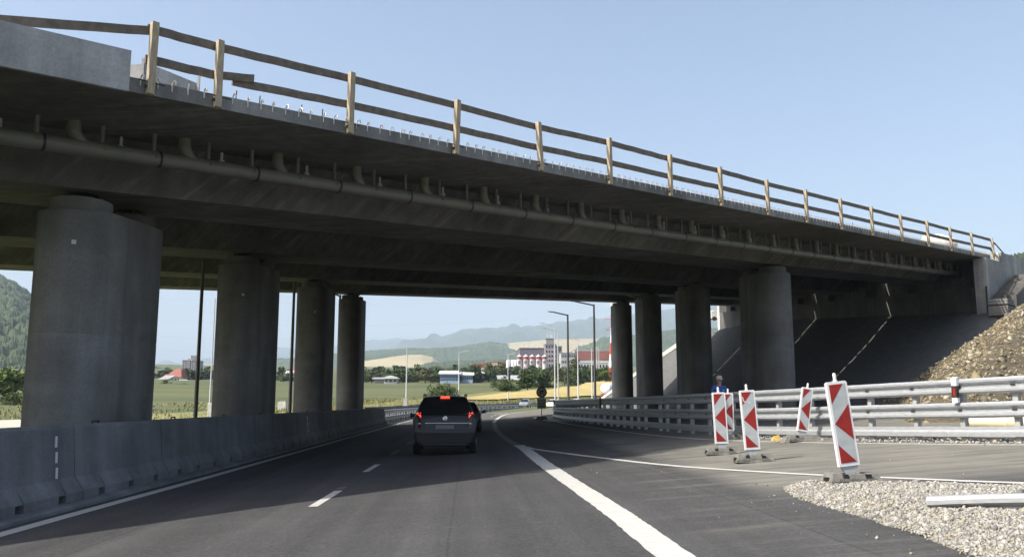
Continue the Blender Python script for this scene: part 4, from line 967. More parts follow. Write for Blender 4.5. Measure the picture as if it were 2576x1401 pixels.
def make_car(stn, name, loc, rz, paint, label, lit=False, mpv=False, faceaway=True):
    root = thing(name, loc, label, "car"); root.rotation_euler = (0, 0, rz); L = stn[-1][0]
    def put(mb, nm, m, par=root, sm=None):
        o = mb.build(nm, m, None, smooth=sm); o.parent = par; return o
    mb = MB(); n = 0
    for s in stn: r_ = ring(s); n = len(r_); mb.v += r_
    for i in range(len(stn) - 1):
        for k in range(n): mb.f.append((i * n + k, i * n + (k + 1) % n, (i + 1) * n + (k + 1) % n, (i + 1) * n + k)); mb.m.append(0)
    mb.f += [tuple(range(n)), tuple((len(stn) - 1) * n + k for k in range(n))]; mb.m += [0, 0]
    body = put(mb, "body", paint, sm=38)
    def panel(pts, nm, m, off, par=root):       # a slightly proud pane laid over the body
        mb = MB(); o = Vector(off); P = [Vector(p) for p in pts]; mb.prism(P, tuple(o * .0 - o.normalized() * .02), tuple(o)); return put(mb, nm, m, par)
    if mpv: zb_, zt2 = 1.10, 1.565
    else: zb_, zt2 = 1.0, 1.38
    # tail window
    rear = [s for s in stn if s[0] < 1]; zz = [s[3] for s in rear]; yy = [s[0] for s in rear]; ww = [s[6] for s in rear]
    def rearpt(z, f): return (f * float(np.interp(z, zz, ww)), float(np.interp(z, zz, yy)), z)
    steps = [zb_ + (zt2 - zb_) * t for t in (0, .35, .7, 1)]
    mb = MB()
    for z in steps:
        for f in (-.93, -.5, .5, .93): x, y, z_ = rearpt(z, f); mb.v.append((x, y - .035 + .012 * abs(f), z_ + .014))
    for i in range(3):
        for k in range(3): a = i * 4 + k; mb.f.append((a, a + 1, a + 5, a + 4)); mb.m.append(0)
    put(mb, "rear_window", M['glass'], sm=60)
    # windscreen
    fr = [s for s in stn if s[0] > L * .55 and s[3] > s[2] + .08]; fr = fr if len(fr) > 1 else stn[-6:-3]
    f0, f1 = fr[0], fr[-1]
    mb = MB(); up = .03
    for s, fz in ((f0, -.02), (f1, .015)):
        for f in (-.9, 0, .9): mb.v.append((f * s[6], s[0] + .05, s[3] + fz + .035))
    mb.f += [(0, 1, 4, 3), (1, 2, 5, 4)]; mb.m += [0, 0]; put(mb, "windscreen", M['glass'])
    # side glass, front and rear doors
    for sx in (-1, 1):
        for ya, yb, nm in ((.62 if mpv else .7, L * .33, "quarter_window"), (L * .335, L * .52, "side_window"), (L * .53, L * .665, "side_window")):
            P = []
            for y, top in ((ya, 0), (yb, 0), (yb, 1), (ya, 1)):
                zl = interp(stn, y, 2) + .03; ztp = interp(stn, y, 3) - .12
                wb, wt = interp(stn, y, 5) * .985, interp(stn, y, 6); zf = interp(stn, y, 3) - .075
                z = ztp if top else zl
                if z < zl + .05 and top: z = zl + .05
                w = wb + (wt - wb) * min(1, (z - interp(stn, y, 2)) / max(.05, zf - interp(stn, y, 2))); P.append((sx * (w + .006), y, z))
            mb = MB(); mb.prism(P, (-sx * .01, 0, 0), (sx * .004, 0, .003)); put(mb, nm, M['glass'])
        # mirror
        ym = L * .675; mb = MB(); zm = interp(stn, ym, 2) + .09; w = interp(stn, ym, 5)
        mb.hexa([(sx * (w - .03), ym - .04, zm - .08), (sx * (w + .19), ym - .06, zm - .06), (sx * (w + .17), ym + .08, zm - .05), (sx * (w - .03), ym + .06, zm - .08), (sx * (w - .02), ym - .04, zm + .02), (sx * (w + .17), ym - .06, zm + .10), (sx * (w + .15), ym + .08, zm + .08), (sx * (w - .02), ym + .06, zm + .02)]); put(mb, "mirror", M['black'])
        for yw in (.83 if mpv else .65, L - (.93 if mpv else .75)):
            Xw = Matrix.Rotation(R(90), 3, 'Y'); mb = MB(); cx = sx * (interp(stn, yw, 5) - .115)
            mb.lathe([(.22, -.10), (.305, -.095), (.315, -.05), (.315, .05), (.305, .095), (.22, .10)], (cx, yw, .315), 22, M=Xw); wh = put(mb, "wheel", M['tyre'], sm=40)
            mb = MB(); mb.lathe([(.20, -.105), (.20, .105)], (cx, yw, .315), 18, M=Xw); put(mb, "rim", M['chrome'], wh)
        # tail lamps
        if mpv:
            for z0, z1, m in ((1.03, 1.17, M['redlamp'] if lit else M['redglass']), (.90, 1.02, M['redglass']), (.86, .895, M['clearglass']), (.74, .85, M['redglass'])):
                mb = MB(); ysx = float(np.interp((z0 + z1) / 2, zz, yy)); wx = float(np.interp((z0 + z1) / 2, [s[2] for s in rear][:4] + [1.6], [s[5] for s in rear][:4] + [.66])) if False else .80
                top = (z0 > 1.0); mb.hexa([(sx * .66, ysx - .03, z0), (sx * (.83 if not top else .80), ysx + .02, z0), (sx * (.83 if not top else .79), ysx + .16, z0), (sx * .66, ysx + .1, z0), (sx * (.66 if not top else .67), ysx - .01, z1), (sx * (.83 if not top else .775), ysx + .05, z1), (sx * (.83 if not top else .77), ysx + .2, z1), (sx * .66, ysx + .15, z1)]); o = put(mb, "tail_lamp", m)
        else:
            mb = MB(); mb.hexa([(sx * .58, .0, .80), (sx * .82, .06, .80), (sx * .82, .25, .80), (sx * .58, .2, .80), (sx * .58, .05, .98), (sx * .80, .1, .98), (sx * .80, .3, .98), (sx * .58, .25, .98)]); put(mb, "tail_lamp", M['redglass'])
        mb = MB(); yh = L - .32; mb.hexa([(sx * .42, yh + .22, .60), (sx * .70, yh + .06, .60), (sx * .74, yh - .1, .62), (sx * .42, yh, .6), (sx * .42, yh + .14, .74), (sx * .70, yh - .02, .76), (sx * .74, yh - .18, .78), (sx * .42, yh - .05, .74)]); put(mb, "headlight", M['clearglass'])
        if mpv:
            mb = MB(); mb.tube([(sx * .60, .62, 1.60), (sx * .60, .72, 1.675), (sx * .60, 2.6, 1.68), (sx * .60, 2.75, 1.62)], .018, 8); put(mb, "roof_rail", M['black'])
    mb = MB(); mb.box((0, .005 if mpv else .02, .78), (.54, .02, .13)); plate = put(mb, "number_plate_holder", M['black'])
    mb = MB(); mb.box((0, -.008 if mpv else .006, .78), (.52, .008, .11)); put(mb, "number_plate", M['board_w'] if not lit else M['plate'], plate)
    mb = MB(); mb.box((0, L - .03, .46), (.52, .05, .11)); put(mb, "number_plate", M['white_pl'])
    mb = MB(); mb.hexa([(-.45, L - .12, .36), (.45, L - .12, .36), (.45, L + .005, .36), (-.45, L + .005, .36), (-.5, L - .15, .57), (.5, L - .15, .57), (.5, L - .06, .57), (-.5, L - .06, .57)]); put(mb, "grille", M['black'])
    mb = MB(); mb.hexa([(-.72, -.015, .36), (.72, -.015, .36), (.78, .1, .36), (-.78, .1, .36), (-.76, -.02, .60), (.76, -.02, .60), (.82, .12, .60), (-.82, .12, .60)]); put(mb, "bumper", paint)
    mb = MB(); mb.box((0, .03, .32), (1.2, .06, .07)); put(mb, "bumper_insert", M['black'])
    if mpv:
        mb = MB(); ysx = float(np.interp(.885, zz, yy)); mb.box((.05, ysx - .005, .885), (1.18, .02, .022)); put(mb, "trim_strip", M['chrome'])
        mb = MB(); yb = float(np.interp(1.02, zz, yy)) - .015; mb.lathe([(.065, -.008), (.065, .008), (.05, .012), (.05, -.01)], (0, yb, 1.02), 24, M=Matrix.Rotation(R(75), 3, 'X')); mb.box((0, yb - .008, 1.02), (.09, .012, .016)); put(mb, "emblem", M['chrome'])
        mb = MB(); mb.hexa([(-.13, .40, 1.56), (.13, .40, 1.56), (.13, .5, 1.57), (-.13, .5, 1.57), (-.12, .42, 1.605), (.12, .42, 1.605), (.12, .52, 1.62), (-.12, .52, 1.62)]); put(mb, "brake_light", M['redlamp'] if lit else M['redglass'])
        mb = MB(); mb.prism([(0, .6, 1.6), (0, .78, 1.63), (0, .74, 1.69), (0, .69, 1.70)], (-.015, 0, 0), (.015, 0, 0)); put(mb, "aerial", M['black'])
        mb = MB(); mb.bar((-.02, .10, 1.10), (.34, .15, 1.15), .015, .015); mb.box((-.02, .09, 1.09), (.06, .05, .04)); put(mb, "wiper", M['black'])
        for sx in (-1, 1):
            mb = MB()
            for za, zb2 in ((.62, .74), (.74, .87), (.90, 1.0), (1.0, 1.08)): mb.bar((sx * .60, float(np.interp(za, zz, yy)) - .012, za), (sx * .61, float(np.interp(zb2, zz, yy)) - .012, zb2), .012, .02, up=(1, 0, 0))
            put(mb, "tailgate_seam", M['black'])
        mb = MB(); mb.box((0, float(np.interp(.625, zz, yy)) - .035, .612), (1.25, .02, .014)); put(mb, "bumper_seam", M['black'])
        # seat backs and head rests dimly seen in the glass are left to the dark pane
    return root
M['plate'] = flat("plate_dull", (.16, .17, .18), .5)
make_car(MPV, "people_carrier", (-.66, 23.9, -.03), R(1.5), carpaint("graphite_paint", (.008, .0098, .014), .5, 0), "dark people carrier braking under the overpass, seen from behind with red lamps lit", True, True)
make_car(HATCH, "hatchback", (-.30, 40.5, 0), R(-2), carpaint("black_paint", (.012, .012, .014)), "black hatchback mostly hidden ahead of the braking people carrier")
q = at(1329, 1024, 150); make_car(HATCH, "hatchback", (q.x, 150 + 4.1, q.z - .02), R(180 - 12), carpaint("silver_paint", (.42, .43, .45), .3, .6), "silver hatchback driving towards the camera beside the far guard rail")
q = at(1386, 1027, 140); make_car(HATCH, "hatchback", (q.x, 140, q.z), R(-20), carpaint("white_paint", (.72, .72, .72), .3, 0), "white hatchback half hidden behind the text plate of the round sign")
q = at(1415, 1025, 160); make_car(HATCH, "hatchback", (q.x, 163, q.z), R(-22), carpaint("dark_blue_paint", (.03, .035, .05)), "dark hatchback between the two white cars on the far bend")
q = at(1446, 1022, 172); make_car(HATCH, "hatchback", (q.x, 172, q.z + .05), R(-24), M["white_paint"] if "white_paint" in M else carpaint("ivory_paint", (.75, .75, .73), .3, 0), "white hatchback right of the second tallest lamp, seen above the guard rail")
# tanker waiting on the ramp
q = at(1522, 1001, 190); tk = thing("tank_lorry", tuple(q), "white tank lorry with rusty red underside, behind the farthest right pier", "lorry"); tk.rotation_euler = (0, 0, R(-32))
def put(mb, nm, m, par=tk, sm=None): o = mb.build(nm, m, None, smooth=sm); o.parent = par; return o
mb = MB(); mb.lathe([(.3, 0), (1.05, .12), (1.28, .4), (1.28, 6.4), (1.0, 6.7), (.3, 6.8)], (0, 0, 2.05), 22, M=Matrix.Rotation(R(-90), 3, 'X')); put(mb, "tank", M['white_pl'], sm=45)
mb = MB(); mb.box((0, 3.6, .78), (2.2, 7.4, .3)); put(mb, "chassis", mat("rusty_red", (.25, .06, .04), .8, .3, 3))
mb = MB(); mb.hexa([(-1.2, 7, .6), (1.2, 7, .6), (1.2, 9, .6), (-1.2, 9, .6), (-1.15, 7, 3), (1.15, 7, 3), (1.1, 8.6, 3), (-1.1, 8.6, 3)]); put(mb, "cab", M['white_pl'])
for y in (1.2, 2.5, 7.8):
    for x in (-.95, .95): mb = MB(); mb.lathe([(.5, -.15), (.5, .15)], (x, y, .5), 16, M=Matrix.Rotation(R(90), 3, 'Y')); put(mb, "wheel", M['tyre'])
# ---------------------------------------------------------------- person behind the guard rail
pp = Vector((7.93, 27.0, .47))
man = thing("person", tuple(pp), "man in a blue T-shirt and grey cap standing in shade behind the guard rail", "person")
def skin(name, nodes, edges, m, par, sub=2):
    me = bpy.data.meshes.new(name); me.from_pydata([n[0] for n in nodes], edges, []); o = bpy.data.objects.new(name, me); C.objects.link(o)
    md = o.modifiers.new("skin", 'SKIN'); sk = me.skin_vertices[0].data
    for i, n in enumerate(nodes): sk[i].radius = n[1] if isinstance(n[1], tuple) else (n[1], n[1])
    sk[0].use_root = True; s2 = o.modifiers.new("sub", 'SUBSURF'); s2.levels = sub; s2.render_levels = sub
    dg = bpy.context.evaluated_depsgraph_get(); me2 = bpy.data.meshes.new_from_object(o.evaluated_get(dg)); bpy.data.objects.remove(o)
    me2.materials.clear(); me2.materials.append(m)
    for p in me2.polygons: p.use_smooth = True
    o = bpy.data.objects.new(name, me2); C.objects.link(o); o.parent = par; return o
def arm_nodes(sx, base):
    # shoulder, elbow, wrist, palm, then five fingers
    sh, el, wr, pm_ = (sx * .19, 0, 1.44), (sx * .28, -.02, 1.16), (sx * .30, -.12, .92), (sx * .30, -.15, .84)
    N = [(sh, .062), (el, .046), (wr, .028), (pm_, (.036, .018))]; E_ = [(base, 'a0'), ('a0', 'a1'), ('a1', 'a2'), ('a2', 'a3')]
    for i, (dx, ln) in enumerate(((-.026, .06), (-.009, .075), (.009, .072), (.026, .055))):
        N += [((sx * .30 + dx, -.165, .80), .010), ((sx * .30 + dx, -.185, .80 - ln), .008)]; E_ += [('a3', 'a%d' % (4 + 2 * i)), ('a%d' % (4 + 2 * i), 'a%d' % (5 + 2 * i))]
    N += [((sx * .30 - sx * .035, -.18, .86), .011), ((sx * .30 - sx * .045, -.20, .81), .009)]; E_ += [('a3', 'a12'), ('a12', 'a13')]
    return N, E_
nodes = [((0, 0, .95), (.15, .10)), ((0, 0, 1.15), (.145, .095)), ((0, 0, 1.36), (.165, .10)), ((0, -.005, 1.47), (.10, .075)), ((0, -.01, 1.54), .055), ((0, -.025, 1.60), (.07, .08)), ((0, -.02, 1.68), (.078, .098)), ((0, -.01, 1.75), (.065, .08))]
edges = [(i, i + 1) for i in range(7)]
for sx in (-1, 1):
    b0 = len(nodes); N, E_ = arm_nodes(sx, 2); nodes += N
    for a, b in E_: f = lambda q: q if isinstance(q, int) else b0 + int(q[1:]); edges.append((f(a), f(b)))
    b0 = len(nodes); nodes += [((sx * .09, 0, .86), .088), ((sx * .10, -.01, .48), .058), ((sx * .11, .02, .10), .042), ((sx * .115, -.09, .04), .036)]; edges += [(0, b0), (b0, b0 + 1), (b0 + 1, b0 + 2), (b0 + 2, b0 + 3)]
bodyp = skin("body", nodes, edges, M['skin'], man)
mb = MB()
for sx in (-1, 1): mb.lathe([(.013, -.01), (.013, .01)], (sx * .032, -.118, 1.67), 8, M=Matrix.Rotation(R(90), 3, 'X'))
mb.build("eyes", M['black'], None).parent = man
mb = MB(); mb.hexa([(-.016, -.115, 1.625), (.016, -.115, 1.625), (.016, -.09, 1.625), (-.016, -.09, 1.625), (-.008, -.12, 1.675), (.008, -.12, 1.675), (.008, -.1, 1.675), (-.008, -.1, 1.675)]); mb.build("nose", M['skin'], None).parent = man
for sx in (-1, 1): mb = MB(); mb.lathe([(.01, -.012), (.03, 0), (.01, .012)], (sx * .085, -.01, 1.665), 10, M=Matrix.Rotation(R(90), 3, 'Y')); mb.build("ear", M['skin'], None, smooth=60).parent = man
tn = [((0, 0, .93), (.165, .115)), ((0, 0, 1.15), (.162, .112)), ((0, 0, 1.36), (.182, .115)), ((0, -.005, 1.47), (.112, .088))]
te = [(0, 1), (1, 2), (2, 3)]
for sx in (-1, 1): b0 = len(tn); tn += [((sx * .195, 0, 1.44), .078), ((sx * .262, -.01, 1.24), .066)]; te += [(2, b0), (b0, b0 + 1)]
skin("shirt", tn, te, M['blue'], man)
skin("trousers", [((0, 0, .93), (.158, .112)), ((-.095, 0, .85), .10), ((-.10, -.01, .48), .075), ((-.11, .02, .10), .062), ((.095, 0, .85), .10), ((.10, -.01, .48), .075), ((.11, .02, .10), .062)], [(0, 1), (1, 2), (2, 3), (0, 4), (4, 5), (5, 6)], M['trouser'], man)
mb = MB(); mb.lathe([(.098, 1.695), (.102, 1.72), (.096, 1.775), (.07, 1.81), (.02, 1.825)], (0, -.012, 0), 20)
mb.hexa([(-.075, -.10, 1.70), (.075, -.10, 1.70), (.05, -.20, 1.685), (-.05, -.20, 1.685), (-.075, -.10, 1.712), (.075, -.10, 1.712), (.05, -.20, 1.696), (-.05, -.20, 1.696)]); mb.build("cap", M['cap'], None, smooth=50).parent = man
mb = MB(); mb.box((.09, -.112, 1.36), (.05, .004, .018)); mb.build("chest_mark", M['white_pl'], None).parent = man
man.rotation_euler = (0, 0, R(12)); man.scale = (1.0, 1.0, .985)
# ---------------------------------------------------------------- trees
def leafmat(name, c1, c2):
    m, n, l, b = new_mat(name); g = n.new("ShaderNodeNewGeometry"); rp = n.new("ShaderNodeMix"); rp.data_type = 'RGBA'
    l.new(g.outputs['Random Per Island'], rp.inputs[0]); rp.inputs[6].default_value = (*c1, 1); rp.inputs[7].default_value = (*c2, 1)
    l.new(rp.outputs[2], b.inputs['Base Color']); b.inputs['Roughness'].default_value = .7; b.inputs['Specular IOR Level'].default_value = .2; b.inputs['Subsurface Weight'].default_value = 0
    return m
M['leaf'] = leafmat("leaf_green", (.042, .068, .022), (.095, .13, .04)); M['leaf_d'] = leafmat("leaf_dark", (.028, .048, .024), (.06, .085, .036)); M['leaf_p'] = leafmat("leaf_pale", (.075, .095, .035), (.14, .155, .065)); M['leaf_y'] = leafmat("leaf_fresh", (.07, .11, .02), (.14, .18, .04))
M['bark'] = mat("bark", (.10, .08, .06), .9, .3, 5)
def leaves(P, size, seed):
    g = np.random.default_rng(seed); n = len(P); a = g.normal(size=(n, 3)); a /= np.linalg.norm(a, axis=1)[:, None]; b = np.cross(a, g.normal(size=(n, 3))); b /= np.linalg.norm(b, axis=1)[:, None]; c = np.cross(a, b)
    s = size * g.uniform(.6, 1.4, (n, 1)); V = np.stack([P - b * s * .5, P + c * s * .35, P + b * s * .6, P - c * s * .35], 1).reshape(-1, 3); return V
def crown_pts(H, kind, N, seed):
    g = np.random.default_rng(seed); lobes = []
    if kind == 'round':
        for _ in range(22): a = g.uniform(0, 6.28); r_ = g.uniform(0, .30); lobes.append((r_ * math.cos(a), r_ * math.sin(a), g.uniform(.1, .84), g.uniform(.13, .22)))
    elif kind == 'tall':
        for i in range(14): a = g.uniform(0, 6.28); z = .2 + .72 * i / 13; r_ = .12 * math.sin(math.pi * min(1, z + .1)) ; lobes.append((r_ * math.cos(a), r_ * math.sin(a), z, g.uniform(.08, .14) * (1.15 - .6 * max(0, z - .6))))
    elif kind == 'conifer':
        for i in range(15): z = .12 + .85 * i / 14; a = g.uniform(0, 6.28); r_ = .09 * (1 - z); lobes.append((r_ * math.cos(a), r_ * math.sin(a), z, .19 * (1.03 - z) + .015))
    else:
        for _ in range(30): a = g.uniform(0, 6.28); r_ = g.uniform(0, .8); lobes.append((r_ * math.cos(a), r_ * math.sin(a) * .6, g.uniform(.04, .76) * (1.1 - .45 * r_), g.uniform(.2, .3)))
    lobes = np.array(lobes); w = lobes[:, 3] ** 2; k = g.choice(len(lobes), N, p=w / w.sum()); d = g.normal(size=(N, 3)); d /= np.linalg.norm(d, axis=1)[:, None]
    rr = g.uniform(.45, 1.08, (N, 1)); P = lobes[k, :3] + d * rr * lobes[k, 3:4] * np.array([1, 1, .85]); P = P[P[:, 2] > .03]
    return P * H, lobes * H
PROTO = {}
def plant(kind, H, x, y, z, leaf, label, cat="tree", N=1500, sx=1.0, group=None, ls=.075, name=None):
    key = (kind, leaf, N, random.randint(0, 2))
    if key not in PROTO:
        P, lob = crown_pts(1.0, kind, N, hash(key) % 9973 if False else 31 * len(PROTO) + 5); V = leaves(P, ls, len(PROTO))
        me = bpy.data.meshes.new("crown"); n = len(P); me.vertices.add(4 * n); me.vertices.foreach_set('co', V.reshape(-1).astype('f4')); me.loops.add(4 * n); me.loops.foreach_set('vertex_index', np.arange(4 * n, dtype='i4')); me.polygons.add(n); me.polygons.foreach_set('loop_start', np.arange(0, 4 * n, 4, dtype='i4')); me.update(calc_edges=True); me.materials.append(M[leaf])
        mb = MB(); mb.tube([(0, 0, -.03), (.004, 0, .2), (0, .005, .5), (0, 0, .8)], [.022, .017, .011, .004], 7)
        for a in range(6 if kind != 'bush' else 9):
            L_ = lob[int(a * len(lob) / 9) % len(lob)]; z0 = min(.5, max(.06, L_[2] * .55)); mb.tube([(0, 0, z0), (L_[0] * .5, L_[1] * .5, (z0 + L_[2]) / 2), tuple(L_[:3])], [.011, .007, .003], 5)
        tr = mb.build("trunk", M['bark'], None, smooth=60); tm = tr.data; bpy.data.objects.remove(tr); PROTO[key] = (me, tm)
    me, tm = PROTO[key]; root = thing(name or ("bush" if kind == 'bush' else "tree"), (x, y, z), label, cat, group); root.scale = (H * sx, H * sx, H); root.rotation_euler = (0, 0, random.uniform(0, 6.28) if kind != 'bush' else 0)
    for nm, m_ in (("crown", me), ("trunk", tm)): o = bpy.data.objects.new(nm, m_); C.objects.link(o); o.parent = root
    return root
def plant_px(kind, u, vb, vt, Y, leaf, label, w=None, **k):
    b = at(u, vb, Y); t = at(u, vt, Y); H = t.z - b.z; g = float(zt(b.x, b.y)); z = min(b.z, g + .5) if g < b.z else b.z
    sx = 1.0
    if w: sx = (at(u + w / 2, vb, Y).x - at(u - w / 2, vb, Y).x) / H / {'round': .60, 'tall': .34, 'conifer': .36, 'bush': 1.75}[kind]
    return plant(kind, H, b.x, Y, b.z, leaf, label, sx=sx, cat="bush" if kind == 'bush' else "tree", **k)
TR = "trees in the belt beyond the field"
for a in [
    ('bush', 1114, 1003, 956, 118, 'leaf', "lone green bush in the field right above the people carrier roof", 74, dict(N=3200)),
    ('bush', 1274, 985, 946, 190, 'leaf', "low wide bush left of the two round bushes by the wheat", 84, dict(N=3000)),
    ('round', 1327, 979, 930, 196, 'leaf', "round bushy green tree, left of the pair at the wheat edge", 50, dict(N=2600)),
    ('round', 1366, 976, 937, 200, 'leaf', "round bushy green tree, right of the pair at the wheat edge", 42, dict(N=2200)),
    ('bush', 1432, 972, 940, 205, 'leaf', "broad dark bush behind the two tall dark lamps", 62, dict(N=2400)),
    ('round', 1455, 967, 928, 215, 'leaf_d', "taller dark tree behind the broad bush at the wheat edge", 36, dict(N=1800)),
    ('round', 1508, 958, 922, 230, 'leaf', "green tree left of the red and white mast", 46, dict(N=2000)),
    ('round', 1522, 960, 930, 225, 'leaf_y', "small fresh green tree touching the foot of the mast", 30, dict(N=1200)),
    ('round', 18, 1005, 925, 130, 'leaf_y', "large bushy tree at the left edge before the wooded hill", 70, dict(N=3000)),
    ('round', 72, 1000, 938, 145, 'leaf_y', "bright green tree left of the nearest pier", 56, dict(N=2600)),
    ('bush', 25, 1028, 985, 105, 'leaf', "dark bush at the left edge in front of the large tree", 90, dict(N=2600)),
    ('bush', 70, 1020, 975, 112, 'leaf_p', "pale green bush beside the nearest pier", 60, dict(N=2000)),
    ('bush', 415, 972, 953, 240, 'leaf_y', "light green bush in front of the red roofed house", 44, dict(N=1400)),
    ('bush', 462, 976, 962, 235, 'leaf', "small dark bush on the field edge near the bronze pole", 40, dict(N=1000)),
    ('bush', 540, 975, 958, 235, 'leaf', "bush beside the silver lamp between the first two piers", 40, dict(N=1200)),
    ('round', 444, 950, 930, 420, 'leaf_d', "dark tree between the red roofed house and the tower block", 46, dict(N=1400)),
    ('conifer', 506, 955, 926, 380, 'leaf_d', "dark spruce just right of the bronze pole", 20, dict(N=1200)),
    ('conifer', 527, 955, 920, 375, 'leaf_d', "taller dark spruce left of the silver lamp", 24, dict(N=1200)),
    ('tall', 555, 955, 918, 372, 'leaf_d', "pointed dark tree touching the second left pier", 24, dict(N=1200)),
]:
    plant_px(*a[:7], w=a[7], **a[8])
BELT = [(935, 932, 'tall', 'leaf_p', 24), (952, 938, 'round', 'leaf_d', 26), (975, 940, 'round', 'leaf', 30), (996, 928, 'tall', 'leaf_y', 34), (1012, 934, 'round', 'leaf_p', 30), (1034, 936, 'round', 'leaf', 30), (1052, 922, 'tall', 'leaf_p', 30), (1070, 926, 'tall', 'leaf_p', 30), (1088, 936, 'round', 'leaf_y', 26), (1104, 940, 'round', 'leaf_d', 26), (1122, 930, 'round', 'leaf_y', 26), (1142, 924, 'conifer', 'leaf_d', 14), (1156, 926, 'conifer', 'leaf_d', 16), (1172, 921, 'round', 'leaf_d', 34), (1190, 918, 'tall', 'leaf', 30), (1206, 924, 'conifer', 'leaf_d', 18), (1229, 912, 'tall', 'leaf_p', 24), (1243, 920, 'conifer', 'leaf_d', 16), (1263, 912, 'tall', 'leaf_p', 26), (1300, 922, 'conifer', 'leaf_d', 14), (1320, 922, 'conifer', 'leaf_d', 14), (1400, 912, 'tall', 'leaf_p', 24), (1412, 918, 'round', 'leaf_p', 26), (1447, 903, 'tall', 'leaf_p', 28), (1470, 928, 'round', 'leaf', 26), (1488, 930, 'round', 'leaf_d', 26), (730, 936, 'round', 'leaf_d', 30), (712, 940, 'round', 'leaf', 24), (920, 940, 'round', 'leaf', 22)]
SEE = ["above the car's left tail lamp", "over the grey kiosk", "left of the silver lamp in the field", "right of the silver lamp in the field", "left of the blue and white sheds", "over the blue and white sheds", "right of the blue and white sheds", "left of the white silos", "below the white silos", "right of the white silos"]
KN = {'tall': "slim", 'round': "rounded", 'conifer': "pointed conifer"}; CN = {'leaf_p': "pale olive", 'leaf_d': "dark", 'leaf': "mid green", 'leaf_y': "fresh yellow green"}
ORD = ["", "second ", "third ", "fourth "]; seen = {}
for u, vt, kd, lf, w in BELT:
    place = "between the second and third left piers" if u < 800 else "just right of the fourth left pier" if u < 945 else "over the grey kiosk" if u < 1000 else "beside the silver lamp in the field" if u < 1050 else "left of the blue and white sheds" if u < 1110 else "over the blue and white sheds" if u < 1185 else "between the sheds and the silos" if u < 1280 else "below the white silos" if u < 1380 else "between the silos and the two tall lamps" if u < 1430 else "right of the two tall dark lamps"
    base = "%s %s tree %s" % (CN[lf], KN[kd], place); n_ = seen.get(base, 0); seen[base] = n_ + 1
    plant_px(kd, u, 962 if u > 900 else 960, vt, 300 + random.uniform(-12, 12), lf, (ORD[n_] + base + (", counted from the left" if n_ else "")), w=w, N=1300, group=TR)
# the closed wood behind the single trees: one mass
def wood(name, items, N, ls):
    Ps = []
    for i in range(N):
        u, vb, vt, Y, w = items[i % len(items)]; g = rng
        c = at(u + g.uniform(-w / 2, w / 2), vb + (vt - vb) * g.uniform(-.3, 1) ** 1, Y + g.uniform(-8, 8)); Ps.append(tuple(c))
    V = leaves(np.array(Ps), ls, 77); n = len(Ps)
    me = bpy.data.meshes.new(name); me.vertices.add(4 * n); me.vertices.foreach_set('co', V.reshape(-1).astype('f4')); me.loops.add(4 * n); me.loops.foreach_set('vertex_index', np.arange(4 * n, dtype='i4')); me.polygons.add(n); me.polygons.foreach_set('loop_start', np.arange(0, 4 * n, 4, dtype='i4')); me.update(calc_edges=True); me.materials.append(palette('wood_leaf', [(.045, .068, .03), (.07, .095, .038), (.035, .054, .028), (.095, .115, .045), (.055, .08, .03)]))
    o = bpy.data.objects.new(name, me); C.objects.link(o); return tag(o, kind='stuff')
it = []
for u in list(range(395, 580, 9)) + list(range(700, 770, 9)) + list(range(915, 1560, 9)):
    it.append((u, 960, 928 + 5 * math.sin(u * .13) + 4 * math.sin(u * .37) + (6 if u < 760 else 0), 345 + 12 * math.sin(u * .05), 12))
wood("distant_wood", it, 30000, 1.5)
# dry grass tufts along the near edge of the field
def tufts(name, P, h, m):
    n = len(P); a = rng.uniform(0, 6.28, n); w = .06 + .05 * rng.random(n); hh = h * rng.uniform(.5, 1.3, n); V = np.zeros((n, 3, 3)); dx = np.stack([np.cos(a) * w, np.sin(a) * w, 0 * a], 1)
    V[:, 0] = P - dx; V[:, 1] = P + dx; V[:, 2] = P + np.stack([rng.normal(0, .2, n) * hh, rng.normal(0, .2, n) * hh, hh], 1)
    me = bpy.data.meshes.new(name); me.vertices.add(3 * n); me.vertices.foreach_set('co', V.reshape(-1).astype('f4')); me.loops.add(3 * n); me.loops.foreach_set('vertex_index', np.arange(3 * n, dtype='i4')); me.polygons.add(n); me.polygons.foreach_set('loop_start', np.arange(0, 3 * n, 3, dtype='i4')); me.update(calc_edges=True); me.materials.append(m)
    o = bpy.data.objects.new(name, me); C.objects.link(o); return tag(o, kind='stuff')
n = 9000; y = rng.uniform(70, 118, n); x = rng.uniform(-52, -12, n); k = rng.random(n) < .35 + .35 * np.sin(x * .5) * np.sin(y * .23); x, y = x[k], y[k]
tufts("tall_dry_grass", np.stack([x, y, zt(x, y) - .02], 1), .3, palette("straw", [(.27, .25, .11), (.22, .21, .08), (.15, .17, .05), (.32, .29, .15)]))
n = 9000; y = rng.uniform(90, 240, n); b_ = np.maximum(0, y - 72) ** 2 / 534; x = b_ - rng.uniform(9, 24, n); tufts("verge_grass", np.stack([x, y, zt(x, y)], 1), .45, palette("verge_straw", [(.25, .23, .09), (.2, .2, .07), (.29, .27, .12)]))
